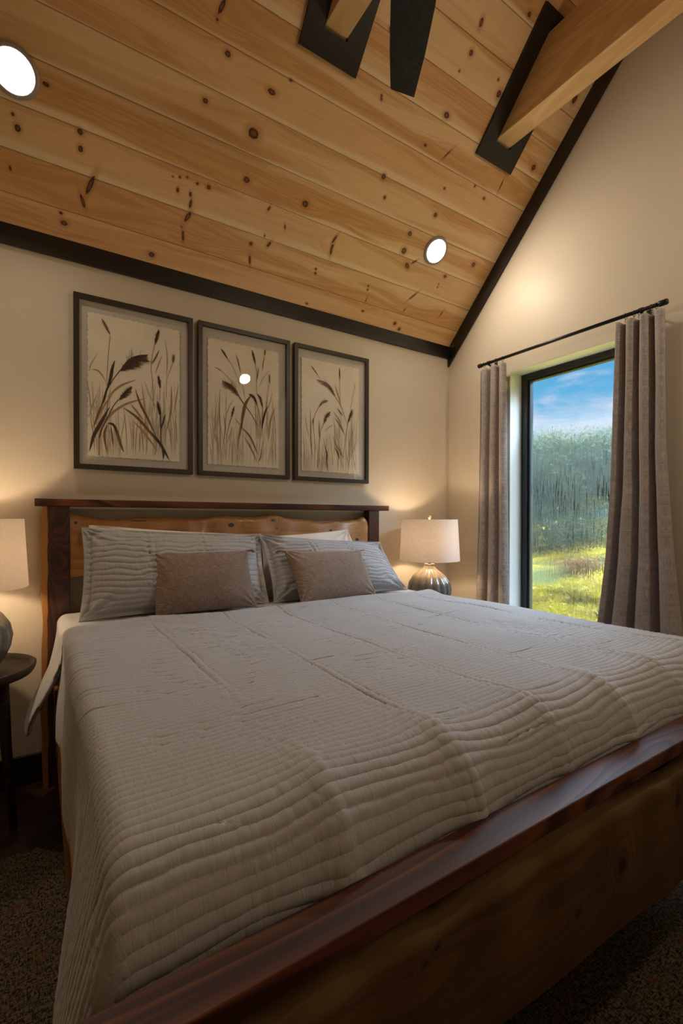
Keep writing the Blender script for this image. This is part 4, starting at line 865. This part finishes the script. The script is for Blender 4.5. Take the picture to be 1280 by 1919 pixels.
# ------------------------------------------------------------------ curtains
ZR_ = CH+1.137; XR_ = 2.752
rod = thing('curtain_rod', (XR_, 1.76, ZR_), 'thin black curtain rod above the window', 'curtain rod')
MB().tube([(XR_, 1.175, ZR_), (XR_, 2.36, ZR_)], 0.0105, 16).build('pole', M['metal'], rod, smooth=True)
for y0, y1 in ((1.135, 1.18), (2.355, 2.385)):
    MB().tube([(XR_, y0, ZR_), (XR_, y0+0.004, ZR_), (XR_, y1-0.004, ZR_), (XR_, y1, ZR_)], [0.012, 0.0155, 0.0155, 0.012], 20).build('finial', M['metal'], rod, smooth=True)
for yb_ in (1.262, 2.292):
    br = MB().tube([(XR_, yb_, ZR_-0.014), (XR_+0.03, yb_, ZR_-0.016), (XW-0.006, yb_, ZR_-0.016)], 0.005, 10)
    br.lathe([(0.0135, -0.008), (0.0135, 0.008)], (XR_, yb_, ZR_), 20, M=Matrix.Rotation(math.pi/2, 4, 'X'))
    br.box(XW-0.006, XW-0.0005, yb_-0.012, yb_+0.012, ZR_-0.045, ZR_+0.02).build('bracket', M['metal'], rod, smooth=True)
def curtain(label, ytop, ybot, lobes, phase, amp, seed, rings, flip=False):
    """ytop/ybot: functions height-> (near edge, far edge)"""
    zt, zb = ZR_-0.030, 0.015
    n, m = 260, 150; t = np.linspace(0, 1, n); z = np.linspace(0, 1, m); Tt, Zz = np.meshgrid(t, z, indexing='ij')
    ya = np.interp(Zz.ravel(), *zip(*ytop)).reshape(Zz.shape); yb2 = np.interp(Zz.ravel(), *zip(*ybot)).reshape(Zz.shape)
    ph = 2*np.pi*(lobes*Tt+phase+0.05*np.sin(Zz*3+seed)); s1 = np.sin(ph)
    fold = 1-2*np.abs(np.cos(ph/2+0.6))**2.6
    ampz = amp*(0.80+0.35*Zz)
    X = XR_+0.004-ampz*fold-0.005*vnoise(Tt*9, Zz*4, seed)
    Y = ya+(yb2-ya)*(Tt-0.55/(2*np.pi*lobes)*np.sin(ph+1.2))+0.004*vnoise(Tt*5, Zz*6, seed+1)
    head = smoothstep(Zz, 0.0, 0.03)
    Z = zt-(zt-zb)*Zz-0.010*(1-head)*(1-np.clip(fold, 0, 1))+0.0
    X = np.minimum(X, XW-0.012)
    P = np.stack([X, Y, Z], -1)
    c = thing('curtain', (XR_, float((ya[0, 0]+yb2[0, 0])/2), zt), label, 'curtain', 'linen curtains')
    gridobj('curtain_panel', P, M['curtain'], c, solid=0.0022, offset=0)
    for y_ in rings:
        mb = MB(); R_g = 0.0155
        ring = [(XR_+R_g*math.cos(a), y_+0.002*math.sin(a*2), ZR_-0.003+R_g*math.sin(a)) for a in np.linspace(0, 2*math.pi, 25)]
        mb.tube(ring, 0.0014, 6, caps=False); mb.tube([(XR_, y_, ZR_-0.018), (XR_+0.002, y_+0.002, ZR_-0.028), (XR_-0.003, y_, ZR_-0.040)], 0.0018, 6)
        mb.build('ring_clip', M['metal'], c, smooth=True)
    return c
curtain('narrow grey linen curtain hanging left of the window, nearest the corner', [(0, 2.145), (0.5, 2.135), (0.8, 2.120), (1, 2.11)], [(0, 2.375), (0.5, 2.395), (0.8, 2.435), (1, 2.45)], 3.0, 0.02, 0.030, 3, (2.17, 2.225, 2.275, 2.335))
curtain('wide grey linen curtain hanging right of the window, flaring towards the floor', [(0, 1.155), (0.3, 1.145), (0.5, 1.12), (0.75, 1.07), (1, 1.03)], [(0, 1.385), (0.20, 1.395), (0.4, 1.405), (0.55, 1.43), (0.72, 1.485), (1, 1.56)], 3.25, 0.02, 0.038, 8, (1.19, 1.215, 1.275, 1.30, 1.345))

# ------------------------------------------------------------------ rug
rug = MB().box(-0.55, 2.65, -0.55, 2.19, 0.0005, 0.011).build('rug', M['rug'], None, (1.05, 0.9, 0), bevel=0.004)
tag(rug, 'large brown and grey woven rug under the bed', 'rug')

# ------------------------------------------------------------------ outside
def leafmat(name, a, b):
    m, g = newmat(name); tc = g('ShaderNodeTexCoord').outputs['Object']; r = g('ShaderNodeObjectInfo').outputs['Random']
    n = g.noise(tc, 2.2, 3); cc = g.mix(g.ss(n, 0.35, 0.65), a, b)
    finish(g, g('ShaderNodeMixShader', {0: 0.30, 1: g('ShaderNodeBsdfPrincipled', {'Base Color': cc, 'Roughness': 0.7, 'Specular IOR Level': 0.2}), 2: g('ShaderNodeBsdfTranslucent', {'Color': cc})})); return m
LM = {'dark': leafmat('leaf_dark', (0.010, 0.020, 0.008), (0.022, 0.036, 0.010)), 'mid': leafmat('leaf_mid', (0.035, 0.055, 0.012), (0.075, 0.095, 0.014)), 'lime': leafmat('leaf_lime', (0.17, 0.145, 0.004), (0.32, 0.24, 0.004)), 'rust': leafmat('leaf_rust', (0.17, 0.07, 0.02), (0.20, 0.13, 0.04))}
M['trunk'] = plain('bark_trunk', (0.10, 0.07, 0.045), 0.9, var=0.3)
gm, gg = newmat('meadow'); tc_ = gg('ShaderNodeTexCoord').outputs['Object']; nn = gg.noise(tc_, 0.55, 5, 0.65); n3 = gg.noise(tc_, 4.0, 4, 0.7)
cg = gg.mix(gg.ss(nn, 0.40, 0.58), (0.030, 0.038, 0.005), (0.32, 0.225, 0.002)); cg = gg.mix(gg.ss(n3, 0.5, 0.7, 0.0, 0.7), cg, (0.018, 0.03, 0.006)); cg = gg.mix(gg.ss(gg.noise(tc_, 1.1, 3), 0.63, 0.70, 0.0, 0.8), cg, (0.20, 0.11, 0.045))
finish(gg, gg('ShaderNodeBsdfPrincipled', {'Base Color': cg, 'Roughness': 0.95, 'Specular IOR Level': 0.1}))
gx_ = np.linspace(XW+WT+0.02, 60, 90); gy_ = np.linspace(-25, 60, 110); GX, GY = np.meshgrid(gx_, gy_, indexing='ij')
def gz(x, y): return -0.25+0.075*np.clip(x-6, 0, 10)+0.02*np.clip(x-16, 0, None)+0.28*vnoise(x*0.35, y*0.35, 2)+0.10*vnoise(x*1.3, y*1.3, 3)
gr_ = gridobj('meadow_ground', np.stack([GX, GY, gz(GX, GY)], -1), gm); tag(gr_, kind='structure')
def foliage(c, rad, n, size, rnd, hollow=0.35):
    mb = MB()
    for _ in range(n):
        th = rnd.uniform(0, 2*math.pi); cz = rnd.uniform(-1, 1); sr = math.sqrt(1-cz*cz); rr = (rnd.uniform(hollow, 1))**0.5*(0.82+0.25*math.sin(th*3+cz*5))
        p = Vector((c[0]+rad[0]*rr*sr*math.cos(th), c[1]+rad[1]*rr*sr*math.sin(th), c[2]+rad[2]*rr*cz))
        a = Vector((rnd.uniform(-1, 1), rnd.uniform(-1, 1), rnd.uniform(-.6, .6))).normalized(); b = a.cross(Vector((rnd.uniform(-1, 1), rnd.uniform(-1, 1), rnd.uniform(-1, 1)))).normalized()
        s_ = size*rnd.uniform(0.6, 1.3); a *= s_; b *= s_*0.5
        mb.add([p-a, p-a*0.2+b, p+a, p-a*0.2-b], [(0, 1, 2, 3)])
    return mb
def tree(x, y, h, r, leaf, label, seed, n=2600, size=0.16, lean=0.0):
    rnd = random.Random(seed); z0 = float(gz(np.array([x]), np.array([y]))[0]); t = thing('tree', (x, y, z0), label, 'tree', 'trees beyond the window')
    foliage((x, y, z0+h*0.62), (r, r, h*0.42), n, size, rnd).build('foliage', LM[leaf], t)
    mb = MB().tube([(x, y, z0-0.1), (x+0.1, y, z0+h*0.4), (x+lean, y, z0+h*0.8)], [0.16, 0.12, 0.05], 8)
    for k in range(5):
        a = rnd.uniform(0, 6.28); mb.tube([(x+0.08, y, z0+h*0.35), (x+r*0.6*math.cos(a), y+r*0.6*math.sin(a), z0+h*rnd.uniform(0.55, 0.8))], [0.07, 0.02], 6)
    mb.build('trunk', M['trunk'], t, smooth=True)
def bush(x, y, h, r, leaf, label, seed, n=1100, size=0.07):
    rnd = random.Random(seed); z0 = float(gz(np.array([x]), np.array([y]))[0]); t = thing('bush', (x, y, z0), label, 'bush', 'bushes in the meadow')
    foliage((x, y, z0+h*0.5), (r, r, h*0.55), n, size, rnd).build('foliage', LM[leaf], t)
    mb = MB()
    for k in range(6): a = k*1.05; mb.tube([(x, y, z0-0.05), (x+r*0.5*math.cos(a), y+r*0.5*math.sin(a), z0+h*0.7)], [0.02, 0.006], 5)
    mb.build('stem', M['trunk'], t, smooth=True)
def outp(px, dist):                                              # ground position seen through the window column px
    d_ = ray(px, 979); k = dist/math.hypot(d_[0], d_[1]); return d_[0]*k, d_[1]*k
for i, (px, dist, h, r, lf, lb) in enumerate([(1000, 18, 1.00, 1.7, 'dark', 'tall dark green tree at the left in the window'), (1052, 25, 1.03, 2.4, 'mid', 'broad green tree in the middle of the tree line'), (1102, 20, 0.93, 1.7, 'dark', 'dark green tree right of the middle of the tree line'), (1150, 27, 1.0, 2.5, 'mid', 'green tree at the right, half behind the curtain'),
        (950, 26, 1.0, 2.5, 'mid', 'green tree beyond the window, mostly behind the left window frame'), (1210, 22, 1.0, 2.0, 'dark', 'dark tree beyond the window, hidden by the wide curtain')]):
    x, y = outp(px, dist); tree(x, y, h*(0.85+0.155*dist), r, lf, lb, 50+i)
for i, (px, dist, h, r, lf, lb) in enumerate([(1036, 17.0, 1.3, 1.1, 'dark', 'dark green bush below the trees, left of the middle'), (1080, 15.5, 1.2, 1.1, 'dark', 'dark green bush below the trees, at the middle'), (1130, 17.0, 1.4, 1.3, 'dark', 'dark green bush below the trees, at the right'), (1095, 19.5, 2.5, 1.2, 'lime', 'yellow-green bush standing above the dark bushes'), (1140, 20.5, 3.0, 1.2, 'lime', 'yellow-green bush beside the right curtain'),
        (1010, 9.0, .5, .7, 'lime', 'low green bush at the left of the meadow'), (1060, 8.0, .45, .6, 'lime', 'low lime bush in the middle of the meadow'), (1110, 9.2, .5, .7, 'lime', 'low lime bush at the right of the meadow'), (1085, 6.4, .35, .5, 'lime', 'near green bush in the middle below the window'), (1030, 6.0, .35, .45, 'lime', 'near lime bush at the left below the window'),
        (1130, 6.8, .4, .5, 'lime', 'near lime bush at the right below the window'), (1110, 12.5, .4, .6, 'rust', 'small rust-coloured bush in front of the dark bushes')]):
    x, y = outp(px, dist); bush(x, y, h, r, lf, lb, 90+i)
